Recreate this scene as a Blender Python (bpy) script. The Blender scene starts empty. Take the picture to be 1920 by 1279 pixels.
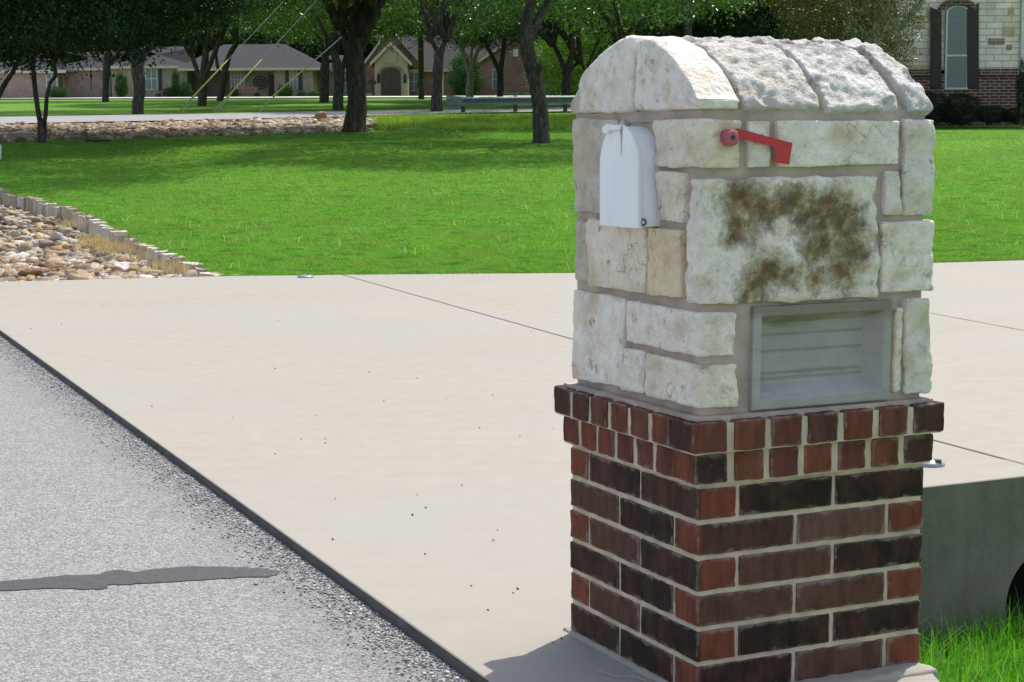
import bpy, bmesh, math, random
import numpy as np
from mathutils import Vector, Matrix, noise
R = math.radians
random.seed(7); rng = np.random.default_rng(7)

# ------------------------------------------------------------------ camera
sc = bpy.context.scene
F_PX, PITCH, ROLL, CAM_H = 3281.0, R(6.5), -0.006, 1.18
c_, s_ = math.cos(PITCH), math.sin(PITCH)
FW = Vector((0, c_, -s_)); RT0 = Vector((1, 0, 0)); UP0 = Vector((0, s_, c_))
cr, sr = math.cos(ROLL), math.sin(ROLL)
RT = RT0*cr + UP0*sr; UP = UP0*cr - RT0*sr
cam = bpy.data.objects.new('camera', bpy.data.cameras.new('camera'))
sc.collection.objects.link(cam); sc.camera = cam
m = Matrix.Identity(4)
for i in range(3):
    m[i][0] = RT[i]; m[i][1] = UP[i]; m[i][2] = -FW[i]
m[2][3] = CAM_H
cam.matrix_world = m
cam.data.sensor_width = 36; cam.data.lens = 36*F_PX/1920; cam.data.clip_end = 3000; cam.data.clip_start = .1
sc.render.resolution_x, sc.render.resolution_y = 1024, 682

# ------------------------------------------------------------------ light
SUN_EL, SUN_AZ = R(62), R(32.3)
w = bpy.data.worlds.new('World'); sc.world = w; w.use_nodes = True
sky = w.node_tree.nodes.new('ShaderNodeTexSky'); sky.sky_type = 'NISHITA'; sky.sun_disc = False
sky.sun_elevation = SUN_EL; sky.sun_rotation = SUN_AZ; sky.air_density = 1.0; sky.dust_density = 1.5
hs_ = w.node_tree.nodes.new('ShaderNodeHueSaturation'); hs_.inputs['Saturation'].default_value = .72
w.node_tree.links.new(sky.outputs[0], hs_.inputs['Color']); w.node_tree.links.new(hs_.outputs[0], w.node_tree.nodes['Background'].inputs[0])
w.node_tree.nodes['Background'].inputs[1].default_value = 0.135
sd = bpy.data.lights.new('sun', 'SUN'); sd.energy = 2.75; sd.angle = R(.53); sd.color = (1, .93, .82)
so = bpy.data.objects.new('sun', sd); sc.collection.objects.link(so)
S = Vector((math.sin(SUN_AZ)*math.cos(SUN_EL), math.cos(SUN_AZ)*math.cos(SUN_EL), math.sin(SUN_EL)))
so.rotation_euler = S.to_track_quat('Z', 'Y').to_euler(); so.location = S*60
sc.view_settings.view_transform = 'Standard'; sc.view_settings.look = 'None'
sc.view_settings.exposure = 0.84; sc.view_settings.gamma = 1
sc.cycles.use_denoising = True; sc.cycles.max_bounces = 8; sc.cycles.transparent_max_bounces = 8

# ------------------------------------------------------------------ helpers
def link(o): sc.collection.objects.link(o); return o
def tag(o, label=None, cat=None, group=None, kind=None):
    if label: o['label'] = label
    if cat: o['category'] = cat
    if group: o['group'] = group
    if kind: o['kind'] = kind
    return o
def thing(name, label, cat, loc=(0, 0, 0), rz=0, group=None):
    o = link(bpy.data.objects.new(name, None)); o.location = loc; o.rotation_euler = (0, 0, rz)
    o.empty_display_size = .2
    return tag(o, label, cat, group)

class MB:
    def __init__(s): s.v = []; s.f = []; s.c = []; s.mi = []
    def add(s, vs, fs, col=(1, 1, 1), mi=0):
        n = len(s.v); s.v.extend([tuple(p) for p in vs])
        for f in fs: s.f.append(tuple(i+n for i in f)); s.mi.append(mi)
        if isinstance(col, list): s.c.extend(col)
        else: s.c.extend([col]*len(vs))
        return s
    def box(s, a, b, col=(1, 1, 1), mi=0):
        (x0, y0, z0), (x1, y1, z1) = a, b
        vs = [(x0,y0,z0),(x1,y0,z0),(x1,y1,z0),(x0,y1,z0),(x0,y0,z1),(x1,y0,z1),(x1,y1,z1),(x0,y1,z1)]
        return s.add(vs, [(0,3,2,1),(4,5,6,7),(0,1,5,4),(1,2,6,5),(2,3,7,6),(3,0,4,7)], col, mi)
    def prism(s, pts, d, col=(1, 1, 1), mi=0):
        """polygon pts (3D) extruded by vector d"""
        n = len(pts); d = Vector(d); P = [Vector(p) for p in pts]
        fs = [tuple(range(n-1, -1, -1)), tuple(range(n, 2*n))]
        fs += [(i, (i+1) % n, (i+1) % n+n, i+n) for i in range(n)]
        return s.add(P+[p+d for p in P], fs, col, mi)
    def tube(s, pts, rad, seg=8, rough=0, cap=True, mi=0, col=(1, 1, 1), flat=None):
        P = [Vector(p) for p in pts]; rings = []; ref = Vector((0, 1, 0.01))
        for i, p in enumerate(P):
            t = (P[min(i+1, len(P)-1)]-P[max(i-1, 0)]).normalized()
            a = t.cross(ref)
            if a.length < 1e-3: a = t.cross(Vector((1, 0, 0)))
            a.normalize(); b = a.cross(t).normalized(); r = rad[i] if hasattr(rad, '__len__') else rad
            for k in range(seg):
                th = 2*math.pi*k/seg; q = r
                if rough:
                    q = r*(1+rough*noise.noise(Vector((math.cos(th)*2.2, math.sin(th)*2.2, p.z*1.7+p.x*3)))
                           + rough*.6*noise.noise(Vector((math.cos(th)*6, math.sin(th)*6, p.z*2.5+p.x))))
                rings.append(p+a*math.cos(th)*q+b*math.sin(th)*q)
        fs = []
        for i in range(len(P)-1):
            for k in range(seg):
                k2 = (k+1) % seg; fs.append((i*seg+k, i*seg+k2, (i+1)*seg+k2, (i+1)*seg+k))
        if cap: fs += [tuple(range(seg-1, -1, -1)), tuple(range((len(P)-1)*seg, len(P)*seg))]
        return s.add(rings, fs, col, mi)
    def build(s, name, mat, parent=None, smooth=False, bevel=0):
        me = bpy.data.meshes.new(name); me.from_pydata(s.v, [], s.f); me.update()
        for mm in (mat if isinstance(mat, (list, tuple)) else [mat]): me.materials.append(mm)
        me.polygons.foreach_set('material_index', s.mi)
        if any(c != (1, 1, 1) for c in s.c[:1]+s.c[-1:]) or len(set(s.c[:4000])) > 1:
            at_ = me.color_attributes.new('Col', 'FLOAT_COLOR', 'POINT')
            arr = np.ones((len(s.c), 4), dtype=np.float32); arr[:, :3] = np.array([c[:3] for c in s.c]); at_.data.foreach_set('color', arr.ravel())
        bm = bmesh.new(); bm.from_mesh(me); bmesh.ops.recalc_face_normals(bm, faces=bm.faces)
        if bevel: bmesh.ops.bevel(bm, geom=list(bm.edges), offset=bevel, segments=2, affect='EDGES', profile=.6)
        bm.to_mesh(me); bm.free()
        if smooth: me.polygons.foreach_set('use_smooth', [True]*len(me.polygons))
        o = link(bpy.data.objects.new(name, me)); o.parent = parent
        return o

def np_mesh(name, V, Fq, mat, parent=None, n=4, smooth=False):
    me = bpy.data.meshes.new(name); nf = len(Fq)
    me.vertices.add(len(V)); me.vertices.foreach_set('co', np.asarray(V, np.float32).ravel())
    me.loops.add(nf*n); me.loops.foreach_set('vertex_index', np.asarray(Fq, np.int32).ravel())
    me.polygons.add(nf); me.polygons.foreach_set('loop_start', np.arange(0, nf*n, n, dtype=np.int32))
    if smooth: me.polygons.foreach_set('use_smooth', [True]*nf)
    me.update(calc_edges=True); me.materials.append(mat)
    o = link(bpy.data.objects.new(name, me)); o.parent = parent
    return o

def ray(x, y):
    dx, dy = x-960, y-639.5; a = dx*cr+dy*sr; b = -dx*sr+dy*cr
    return FW + RT0*(a/F_PX) - UP0*(b/F_PX)
CAM = Vector((0, 0, CAM_H))
def at(x, y, Y): d = ray(x, y); return CAM + d*(Y/d.y)
def onz(x, y, z=0): d = ray(x, y); return CAM + d*((z-CAM_H)/d.z)

# ------------------------------------------------------------------ materials
def mat(name):
    mt = bpy.data.materials.new(name); mt.use_nodes = True; nt = mt.node_tree
    return mt, nt, nt.nodes['Principled BSDF']
def N(nt, t, **kw):
    n = nt.nodes.new(t)
    for k, v in kw.items():
        if k in n.inputs: n.inputs[k].default_value = v
        else: setattr(n, k, v)
    return n
def L(nt, a, b): nt.links.new(a, b)
def coords(nt, sc3=(1, 1, 1)):
    tc = N(nt, 'ShaderNodeTexCoord'); mp = N(nt, 'ShaderNodeMapping'); mp.inputs['Scale'].default_value = sc3
    L(nt, tc.outputs['Object'], mp.inputs[0]); return mp.outputs[0]
def noise_n(nt, vec, scale, detail=4, rough=.55):
    n = N(nt, 'ShaderNodeTexNoise'); n.inputs['Scale'].default_value = scale; n.inputs['Detail'].default_value = detail
    n.inputs['Roughness'].default_value = rough; L(nt, vec, n.inputs['Vector']); return n.outputs[0]
def ramp(nt, fac, stops):
    r = N(nt, 'ShaderNodeValToRGB'); e = r.color_ramp.elements
    while len(e) < len(stops): e.new(.5)
    for i, (p, c) in enumerate(stops):
        e[i].position = p; e[i].color = (*c, 1) if len(c) == 3 else c
    L(nt, fac, r.inputs[0]); return r.outputs[0]
def mix(nt, fac, a, b, mode='MIX'):
    n = N(nt, 'ShaderNodeMix', data_type='RGBA', blend_type=mode)
    for k, v in ((0, fac), (6, a), (7, b)):
        if isinstance(v, (int, float)): n.inputs[k].default_value = v
        elif isinstance(v, tuple): n.inputs[k].default_value = (*v, 1)
        else: L(nt, v, n.inputs[k])
    return n.outputs[2]
def math_n(nt, op, a, b=0.0):
    n = N(nt, 'ShaderNodeMath', operation=op)
    for i, v in enumerate((a, b)):
        if isinstance(v, (int, float)): n.inputs[i].default_value = v
        else: L(nt, v, n.inputs[i])
    return n.outputs[0]
def bump(nt, b, h, dist, strength=1):
    n = N(nt, 'ShaderNodeBump'); n.inputs['Distance'].default_value = dist; n.inputs['Strength'].default_value = strength
    L(nt, h, n.inputs['Height']); L(nt, n.outputs[0], b.inputs['Normal']); return n
def simple(name, col, rough=.7, var=.18, scale=6, bd=0.0, bs=40, metal=0, spec=None):
    mt, nt, b = mat(name); v = coords(nt); n1 = noise_n(nt, v, scale, 5)
    lo = tuple(x*(1-var) for x in col); hi = tuple(min(1, x*(1+var)) for x in col)
    L(nt, ramp(nt, n1, [(.3, lo), (.7, hi)]), b.inputs['Base Color']); b.inputs['Roughness'].default_value = rough
    b.inputs['Metallic'].default_value = metal
    if spec is not None: b.inputs['Specular IOR Level'].default_value = spec
    if bd: bump(nt, b, noise_n(nt, v, bs, 6), bd)
    return mt

M = {}
# concrete driveway
mt, nt, b = mat('concrete'); v = coords(nt); n1 = noise_n(nt, v, .55, 5, .6); n2 = noise_n(nt, v, 9, 6, .6); n3 = noise_n(nt, v, 160, 3)
c = ramp(nt, n1, [(.3, (.275, .247, .203)), (.7, (.325, .295, .245))])
c = mix(nt, .55, c, ramp(nt, n2, [(.25, (.265, .24, .198)), (.75, (.36, .333, .285))]))
sp = noise_n(nt, v, 55, 2); c = mix(nt, ramp(nt, sp, [(.70, (0, 0, 0)), (.78, (.35, .35, .35))]), c, (.3, .27, .22))
vs_ = N(nt, 'ShaderNodeTexVoronoi', feature='F1'); vs_.inputs['Scale'].default_value = 2.2; L(nt, v, vs_.inputs['Vector'])
c = mix(nt, ramp(nt, vs_.outputs['Distance'], [(.012, (.5, .5, .5)), (.03, (0, 0, 0))]), c, (.32, .28, .22))
strk = N(nt, 'ShaderNodeTexNoise'); vv = coords(nt, (.35, 3.2, 1)); L(nt, vv, strk.inputs['Vector']); strk.inputs['Scale'].default_value = 2.2; strk.inputs['Detail'].default_value = 4
c = mix(nt, .12, c, ramp(nt, strk.outputs[0], [(.3, (.28, .26, .22)), (.7, (.36, .333, .285))]))
vk = N(nt, 'ShaderNodeTexVoronoi', feature='DISTANCE_TO_EDGE'); vk.inputs['Scale'].default_value = .55; wk = N(nt, 'ShaderNodeVectorMath', operation='MULTIPLY_ADD'); nk = N(nt, 'ShaderNodeTexNoise'); nk.inputs['Scale'].default_value = 1.5; nk.inputs['Detail'].default_value = 8; L(nt, v, nk.inputs['Vector']); L(nt, nk.outputs['Color'], wk.inputs[0]); wk.inputs[1].default_value = (.8, .8, .8); L(nt, v, wk.inputs[2]); L(nt, wk.outputs[0], vk.inputs['Vector'])
c = mix(nt, math_n(nt, 'MULTIPLY', ramp(nt, vk.outputs['Distance'], [(0, (.5, .5, .5)), (.0022, (0, 0, 0))]), ramp(nt, noise_n(nt, v, .5, 2), [(.54, (0, 0, 0)), (.6, (1, 1, 1))])), c, (.20, .18, .15))
bl = noise_n(nt, v, 1.6, 7, .7); c = mix(nt, ramp(nt, bl, [(.56, (0, 0, 0)), (.72, (.35, .35, .35))]), c, (.25, .235, .21))
bl2 = noise_n(nt, v, .33, 3, .5); c = mix(nt, ramp(nt, bl2, [(.42, (0, 0, 0)), (.6, (.7, .7, .7))]), c, (.30, .288, .262))
L(nt, c, b.inputs['Base Color']); b.inputs['Roughness'].default_value = .85
bump(nt, b, math_n(nt, 'ADD', n3, n2), .0012); M['concrete'] = mt
# old shaded concrete of the headwall: algae stained
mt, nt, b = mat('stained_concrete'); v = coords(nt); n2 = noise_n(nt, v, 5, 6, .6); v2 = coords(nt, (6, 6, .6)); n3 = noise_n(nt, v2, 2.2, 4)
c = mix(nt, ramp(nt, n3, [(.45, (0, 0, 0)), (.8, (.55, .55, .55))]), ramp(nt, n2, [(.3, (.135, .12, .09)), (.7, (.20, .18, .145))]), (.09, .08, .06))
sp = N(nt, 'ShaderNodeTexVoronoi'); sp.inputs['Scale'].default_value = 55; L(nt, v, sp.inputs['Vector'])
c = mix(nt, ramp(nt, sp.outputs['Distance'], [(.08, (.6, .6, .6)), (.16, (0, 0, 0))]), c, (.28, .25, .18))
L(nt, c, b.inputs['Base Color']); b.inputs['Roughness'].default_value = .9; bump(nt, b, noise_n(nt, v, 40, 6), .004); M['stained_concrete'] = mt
# chip-seal street
mt, nt, b = mat('chip_seal'); v = coords(nt)
vo = N(nt, 'ShaderNodeTexVoronoi'); vo.inputs['Scale'].default_value = 120; L(nt, v, vo.inputs['Vector'])
vo2 = N(nt, 'ShaderNodeTexVoronoi'); vo2.inputs['Scale'].default_value = 210; L(nt, v, vo2.inputs['Vector'])
sepc = N(nt, 'ShaderNodeSeparateColor'); L(nt, vo.outputs['Color'], sepc.inputs[0])
c = ramp(nt, sepc.outputs[0], [(0, (.09, .09, .095)), (.25, (.20, .195, .19)), (.6, (.27, .265, .255)), (.93, (.42, .41, .385)), (1, (.44, .40, .36))])
sep2 = N(nt, 'ShaderNodeSeparateColor'); L(nt, vo2.outputs['Color'], sep2.inputs[0])
c = mix(nt, .35, c, ramp(nt, sep2.outputs[0], [(0, (.10, .10, .105)), (1, (.42, .41, .39))]))
gap = ramp(nt, vo.outputs['Distance'], [(.45, (0, 0, 0)), (.75, (1, 1, 1))])
c = mix(nt, math_n(nt, 'MULTIPLY', gap, .4), c, (.05, .05, .055))
big = noise_n(nt, v, .8, 5); c = mix(nt, ramp(nt, big, [(.35, (0, 0, 0)), (.75, (.35, .35, .35))]), c, (.22, .22, .22))
# tar-dark band of loose dark aggregate along the slab edge (distance from street edge line, metres)
tc = N(nt, 'ShaderNodeTexCoord'); dn = N(nt, 'ShaderNodeVectorMath', operation='DOT_PRODUCT'); L(nt, tc.outputs['Object'], dn.inputs[0]); dn.inputs[1].default_value = (-.9168, -.3993, 0)
dist = math_n(nt, 'ADD', dn.outputs['Value'], -.0458*1.0+.9168*-.05+.3993*3.74+.0458)
dd = math_n(nt, 'ADD', dist, math_n(nt, 'MULTIPLY', math_n(nt, 'SUBTRACT', noise_n(nt, v, 3.5, 6, .7), .5), .5))
band = ramp(nt, dd, [(.03, (.2, .2, .2)), (.08, (.5, .5, .5)), (.16, (.3, .3, .3)), (.3, (0, 0, 0))])
c = mix(nt, math_n(nt, 'MULTIPLY', band, ramp(nt, sepc.outputs[1], [(.15, (.2, .2, .2)), (.5, (1, 1, 1))])), c, (.085, .088, .10))
L(nt, c, b.inputs['Base Color']); b.inputs['Roughness'].default_value = .75
bump(nt, b, math_n(nt, 'SUBTRACT', 1, vo.outputs['Distance']), .005); M['chip_seal'] = mt
M['edge_concrete'] = simple('dirty_slab_edge', (.085, .080, .075), .95, .3, 12, .004, 40)
M['tar'] = simple('tar', (.045, .043, .047), .55, .25, 30, .003, 60)
M['far_asphalt'] = simple('far_asphalt', (.27, .265, .27), .9, .12, 1.5, .004, 30)
M['far_concrete'] = simple('far_concrete', (.5, .48, .45), .9, .1, 1.5)
# grass ground & blades
mt, nt, b = mat('turf'); v = coords(nt); n1 = noise_n(nt, v, .35, 6, .65); n2 = noise_n(nt, v, 7, 6, .7)
c = ramp(nt, n1, [(.3, (.082, .205, .02)), (.5, (.12, .28, .028)), (.68, (.18, .33, .045))])
c = mix(nt, ramp(nt, n2, [(.35, (.9, .9, .9)), (.58, (0, 0, 0))]), c, (.06, .13, .02))
n5 = noise_n(nt, v, 1.3, 5, .7); c = mix(nt, ramp(nt, n5, [(.56, (0, 0, 0)), (.74, (.6, .6, .6))]), c, (.19, .17, .07))
L(nt, c, b.inputs['Base Color']); b.inputs['Roughness'].default_value = .95; b.inputs['Specular IOR Level'].default_value = .1
bump(nt, b, n2, .03); M['turf'] = mt
def leafmat(name, cols, trans=.35, rough=.45, spec=.4, patch=None, tint=(1.15, 1.3, .6)):
    mt, nt, b = mat(name); g = N(nt, 'ShaderNodeNewGeometry')
    n = len(cols); c = ramp(nt, g.outputs['Random Per Island'], [(i/(n-1), cc) for i, cc in enumerate(cols)])
    if patch and len(patch) > 2:
        v = coords(nt); c = mix(nt, ramp(nt, noise_n(nt, v, patch[2], 6, .75), [(.36, (.8, .8, .8)), (.52, (0, 0, 0))]), c, (.055, .125, .02))
    if patch:
        v = coords(nt); c = mix(nt, ramp(nt, noise_n(nt, v, patch[0], 5, .65), [(.42, (0, 0, 0)), (.66, (1, 1, 1))]), c, mix(nt, .6, c, patch[1]))
    L(nt, c, b.inputs['Base Color']); b.inputs['Roughness'].default_value = rough; b.inputs['Specular IOR Level'].default_value = spec
    t = N(nt, 'ShaderNodeBsdfTranslucent'); L(nt, mix(nt, 1, c, tint, 'MULTIPLY'), t.inputs[0])
    ms = N(nt, 'ShaderNodeMixShader'); ms.inputs[0].default_value = trans
    L(nt, b.outputs[0], ms.inputs[1]); L(nt, t.outputs[0], ms.inputs[2]); L(nt, ms.outputs[0], nt.nodes['Material Output'].inputs[0])
    return mt
M['grass'] = leafmat('grass_blades', [(.08, .22, .016), (.13, .36, .028), (.18, .44, .045), (.29, .47, .11)], .4, .6, .2, (1.6, (.22, .24, .07), 3.2))
M['near_grass'] = leafmat('near_grass', [(.06, .22, .01), (.10, .33, .02), (.14, .38, .03), (.22, .34, .08)], .45, .5, .3)
M['weed'] = leafmat('weed_stalks', [(.16, .36, .05), (.26, .45, .11), (.42, .52, .24)], .4, .5, .3)
M['dry'] = leafmat('dry_grass', [(.45, .33, .19), (.58, .45, .28), (.38, .28, .17)], .3, .7, .2)
M['leaf'] = leafmat('pecan_leaves', [(.03, .075, .015), (.05, .12, .02), (.085, .18, .03), (.18, .29, .06)], .42, .30, .8)
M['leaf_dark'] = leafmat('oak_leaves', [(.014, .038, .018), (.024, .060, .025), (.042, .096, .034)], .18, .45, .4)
M['leaf_light'] = leafmat('bright_leaves', [(.09, .18, .02), (.14, .27, .03), (.20, .34, .05)], .35, .45, .4)
M['leaf_far'] = leafmat('far_leaves', [(.016, .04, .011), (.028, .066, .016), (.045, .10, .022)], .22, .5, .3)
M['leaf_autumn'] = leafmat('myrtle_leaves', [(.03, .06, .012), (.05, .10, .02), (.09, .12, .02), (.22, .07, .02)], .3, .4, .4)
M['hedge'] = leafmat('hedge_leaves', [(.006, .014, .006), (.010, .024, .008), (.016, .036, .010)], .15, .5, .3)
M['shrub'] = leafmat('shrub_leaves', [(.02, .055, .012), (.035, .09, .02), (.05, .13, .03)], .25, .5, .3)
M['flower'] = simple('red_flower', (.45, .06, .04), .6)
# bark
mt, nt, b = mat('bark'); v = coords(nt, (1, 1, .3)); n1 = noise_n(nt, v, 12, 6, .65); vo = N(nt, 'ShaderNodeTexVoronoi', feature='DISTANCE_TO_EDGE'); vo.inputs['Scale'].default_value = 16; L(nt, v, vo.inputs['Vector'])
L(nt, ramp(nt, n1, [(.3, (.034, .028, .025)), (.52, (.080, .068, .060)), (.72, (.19, .17, .155))]), b.inputs['Base Color']); b.inputs['Roughness'].default_value = .95
bump(nt, b, math_n(nt, 'ADD', n1, math_n(nt, 'MINIMUM', math_n(nt, 'MULTIPLY', vo.outputs['Distance'], 6), 1)), .035); M['bark'] = mt
M['bark_pale'] = simple('bark_pale', (.30, .28, .24), .9, .35, 9, .01, 20)
# limestone: Col attribute tints each block
def stone(name, stain=0):
    mt, nt, b = mat(name); v = coords(nt); a = N(nt, 'ShaderNodeVertexColor', layer_name='Col')
    n1 = noise_n(nt, v, 9, 7, .65); n2 = noise_n(nt, v, 28, 6, .7); n3 = noise_n(nt, v, 3.2, 5, .6)
    base = ramp(nt, n1, [(.25, (.64, .55, .43)), (.46, (.92, .85, .76)), (.68, (1.0, .96, .90))])
    base = mix(nt, 1, base, a.outputs[0], 'MULTIPLY')
    base = mix(nt, 1, base, ramp(nt, noise_n(nt, v, 34, 8, .75), [(.32, (.80, .77, .72)), (.5, (1, 1, 1)), (.7, (1.08, 1.08, 1.08))]), 'MULTIPLY')
    vc = N(nt, 'ShaderNodeTexVoronoi', feature='DISTANCE_TO_EDGE'); vc.inputs['Scale'].default_value = 8; wv_ = N(nt, 'ShaderNodeVectorMath', operation='MULTIPLY_ADD'); nzc = N(nt, 'ShaderNodeTexNoise'); nzc.inputs['Scale'].default_value = 9; nzc.inputs['Detail'].default_value = 6; L(nt, v, nzc.inputs['Vector']); L(nt, nzc.outputs['Color'], wv_.inputs[0]); wv_.inputs[1].default_value = (.25, .25, .25); L(nt, v, wv_.inputs[2]); L(nt, wv_.outputs[0], vc.inputs['Vector'])
    base = mix(nt, math_n(nt, 'MULTIPLY', ramp(nt, vc.outputs['Distance'], [(.0, (1, 1, 1)), (.025, (0, 0, 0))]), ramp(nt, noise_n(nt, v, 5.5, 2), [(.52, (0, 0, 0)), (.62, (.7, .7, .7))])), base, (.26, .22, .17))
    base = mix(nt, ramp(nt, n3, [(.5, (0, 0, 0)), (.75, (.4, .4, .4))]), base, (.55, .50, .41))      # greyish weathering
    base = mix(nt, ramp(nt, math_n(nt, 'MULTIPLY', n2, noise_n(nt, v, 12, 7, .8)), [(.30, (0, 0, 0)), (.40, (.8, .8, .8))]), base, (.20, .185, .15))   # lichen specks
    base = mix(nt, ramp(nt, noise_n(nt, v, 7.3, 4, .5), [(.56, (0, 0, 0)), (.72, (.6, .6, .6))]), base, (.62, .45, .24))
    if stain:
        m2 = noise_n(nt, v, 21, 6, .7); nz = N(nt, 'ShaderNodeTexNoise'); nz.inputs['Scale'].default_value = 13; nz.inputs['Detail'].default_value = 6; nz.inputs['Roughness'].default_value = .7; L(nt, v, nz.inputs['Vector'])
        ofs = N(nt, 'ShaderNodeVectorMath', operation='MULTIPLY_ADD'); L(nt, nz.outputs['Color'], ofs.inputs[0]); ofs.inputs[1].default_value = (.11, .11, .11); ofs.inputs[2].default_value = (-.055, -.055, -.055)
        ad = N(nt, 'ShaderNodeVectorMath', operation='ADD'); L(nt, v, ad.inputs[0]); L(nt, ofs.outputs[0], ad.inputs[1]); mask = None
        for (bx_, bz_, br_) in ((.10, 1.06, .062), (.135, 1.035, .06), (.10, 1.01, .05), (.19, 1.045, .04), (.235, 1.045, .04), (.27, 1.03, .055), (.30, .985, .06), (.325, 1.05, .045), (.36, 1.0, .06), (.385, .945, .055), (.35, .90, .05), (.27, .94, .04), (.17, .905, .05), (.13, .875, .045), (.22, .90, .035), (.285, .885, .03)):
            ds = N(nt, 'ShaderNodeVectorMath', operation='DISTANCE'); L(nt, ad.outputs[0], ds.inputs[0]); ds.inputs[1].default_value = (bx_, .0, bz_)
            q = math_n(nt, 'SUBTRACT', 1, math_n(nt, 'DIVIDE', ds.outputs['Value'], br_*1.28)); mask = q if mask is None else math_n(nt, 'MAXIMUM', mask, q)
        mk = math_n(nt, 'ADD', mask, math_n(nt, 'MULTIPLY', math_n(nt, 'SUBTRACT', noise_n(nt, v, 22, 8, .78), .5), 1.9))
        base = mix(nt, ramp(nt, mk, [(.0, (0, 0, 0)), (.3, (.55, .55, .55)), (.6, (.95, .95, .95))]), base, ramp(nt, m2, [(.3, (.085, .065, .035)), (.46, (.18, .135, .07)), (.58, (.36, .28, .15)), (.70, (.66, .57, .42))]))
        mk2 = math_n(nt, 'ADD', mask, math_n(nt, 'MULTIPLY', math_n(nt, 'SUBTRACT', noise_n(nt, v, 33, 5, .7), .56), 3.2))
        base = mix(nt, ramp(nt, mk2, [(.55, (0, 0, 0)), (.85, (.7, .7, .7))]), base, (.20, .095, .03))
    L(nt, base, b.inputs['Base Color']); b.inputs['Roughness'].default_value = .9; b.inputs['Specular IOR Level'].default_value = .25
    bump(nt, b, math_n(nt, 'ADD', math_n(nt, 'MULTIPLY', n1, 1.2), n2), .020, 1); return mt
M['stone'] = stone('limestone'); M['stone_stained'] = stone('limestone_stained', 1)
mt, nt, b = mat('rough_stone'); v = coords(nt); a = N(nt, 'ShaderNodeVertexColor', layer_name='Col')
n1 = noise_n(nt, v, 16, 7, .7); n2 = noise_n(nt, v, 45, 6, .7); n4 = noise_n(nt, v, 6, 6, .65)
base = mix(nt, 1, ramp(nt, n1, [(.3, (.60, .56, .50)), (.43, (.90, .86, .80)), (.58, (1.0, .98, .95))]), a.outputs[0], 'MULTIPLY')
base = mix(nt, ramp(nt, math_n(nt, 'MULTIPLY', n2, n4), [(.25, (0, 0, 0)), (.34, (.6, .6, .6))]), base, (.23, .22, .21))
L(nt, base, b.inputs['Base Color']); b.inputs['Roughness'].default_value = .9; b.inputs['Specular IOR Level'].default_value = .25
bump(nt, b, math_n(nt, 'ADD', math_n(nt, 'MULTIPLY', n1, 1.6), n2), .030, 1); M['rough_stone'] = mt
M['mortar_pink'] = simple('mortar_pink', (.44, .36, .30), .95, .2, 14, .004, 70)
M['mortar'] = simple('mortar', (.54, .445, .32), .95, .22, 14, .004, 80)
# pillar brick: Col = colour; alpha-like 'edge' kept in Col via second attribute
mt, nt, b = mat('pillar_brick'); v = coords(nt); a = N(nt, 'ShaderNodeVertexColor', layer_name='Col'); e = N(nt, 'ShaderNodeAttribute', attribute_name='edge')
n1 = noise_n(nt, v, 40, 5, .6); v2 = coords(nt, (1, 1, .25)); n2 = noise_n(nt, v2, 32, 5, .65); n3 = noise_n(nt, v, 120, 3)
cb_ = mix(nt, ramp(nt, noise_n(nt, v, 11, 5, .6), [(.42, (0, 0, 0)), (.68, (.55, .55, .55))]), a.outputs[0], (.105, .045, .030))
c = mix(nt, 1, cb_, ramp(nt, n2, [(.25, (.55, .55, .55)), (.7, (1.45, 1.4, 1.4))]), 'MULTIPLY')
c = mix(nt, ramp(nt, math_n(nt, 'ADD', e.outputs['Fac'], math_n(nt, 'MULTIPLY', n1, .8)), [(1.12, (0, 0, 0)), (1.3, (.6, .6, .6))]), c, (.15, .045, .03))   # redder arrises
eff = math_n(nt, 'ADD', math_n(nt, 'MULTIPLY', e.outputs['Fac'], .28), noise_n(nt, v, 17, 6, .7))
c = mix(nt, ramp(nt, eff, [(.66, (0, 0, 0)), (.84, (.6, .6, .6))]), c, (.30, .25, .22))     # lime smears
c = mix(nt, ramp(nt, n3, [(.68, (0, 0, 0)), (.74, (.6, .6, .6))]), c, (.02, .014, .012))
L(nt, c, b.inputs['Base Color']); b.inputs['Roughness'].default_value = .9; b.inputs['Specular IOR Level'].default_value = .2; bump(nt, b, math_n(nt, 'ADD', n2, n3), .003); M['brick'] = mt
M['precast'] = simple('precast_concrete', (.36, .385, .38), .85, .16, 7, .0015, 60)
# white painted metal with a little grime
mt, nt, b = mat('white_enamel'); v = coords(nt, (1, 1, .3)); n1 = noise_n(nt, v, 22, 5)
L(nt, ramp(nt, n1, [(.3, (.80, .81, .83)), (.6, (.86, .87, .89))]), b.inputs['Base Color']); b.inputs['Roughness'].default_value = .35
M['white_metal'] = mt
M['rust'] = simple('rust_streak', (.45, .33, .26), .8, .3, 60)
M['red_paint'] = simple('red_paint', (.50, .022, .03), .38, .15, 25, .0008, 60)
M['faded_red'] = simple('faded_red', (.45, .10, .14), .6, .2, 40)
M['dark_metal'] = simple('dark_metal', (.05, .04, .04), .6, .3, 30)
M['galv'] = simple('galvanised_steel', (.19, .225, .25), .42, .2, 5, .002, 20, metal=.2)
M['galv_dark'] = simple('steel_post', (.06, .07, .08), .7, .3, 8)
M['yellow'] = simple('yellow_plastic', (.40, .40, .10), .55, .15, 5)
M['cable'] = simple('steel_cable', (.30, .31, .30), .5)
M['wood'] = simple('weathered_wood', (.085, .048, .036), .9, .3, 6)
M['wood_fence'] = simple('cedar_fence', (.15, .075, .045), .9, .3, 5)
M['door_wood'] = simple('brown_door', (.050, .020, .014), .5, .3, 5)
M['black'] = simple('black_paint', (.014, .013, .014), .5, .2, 8)
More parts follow.
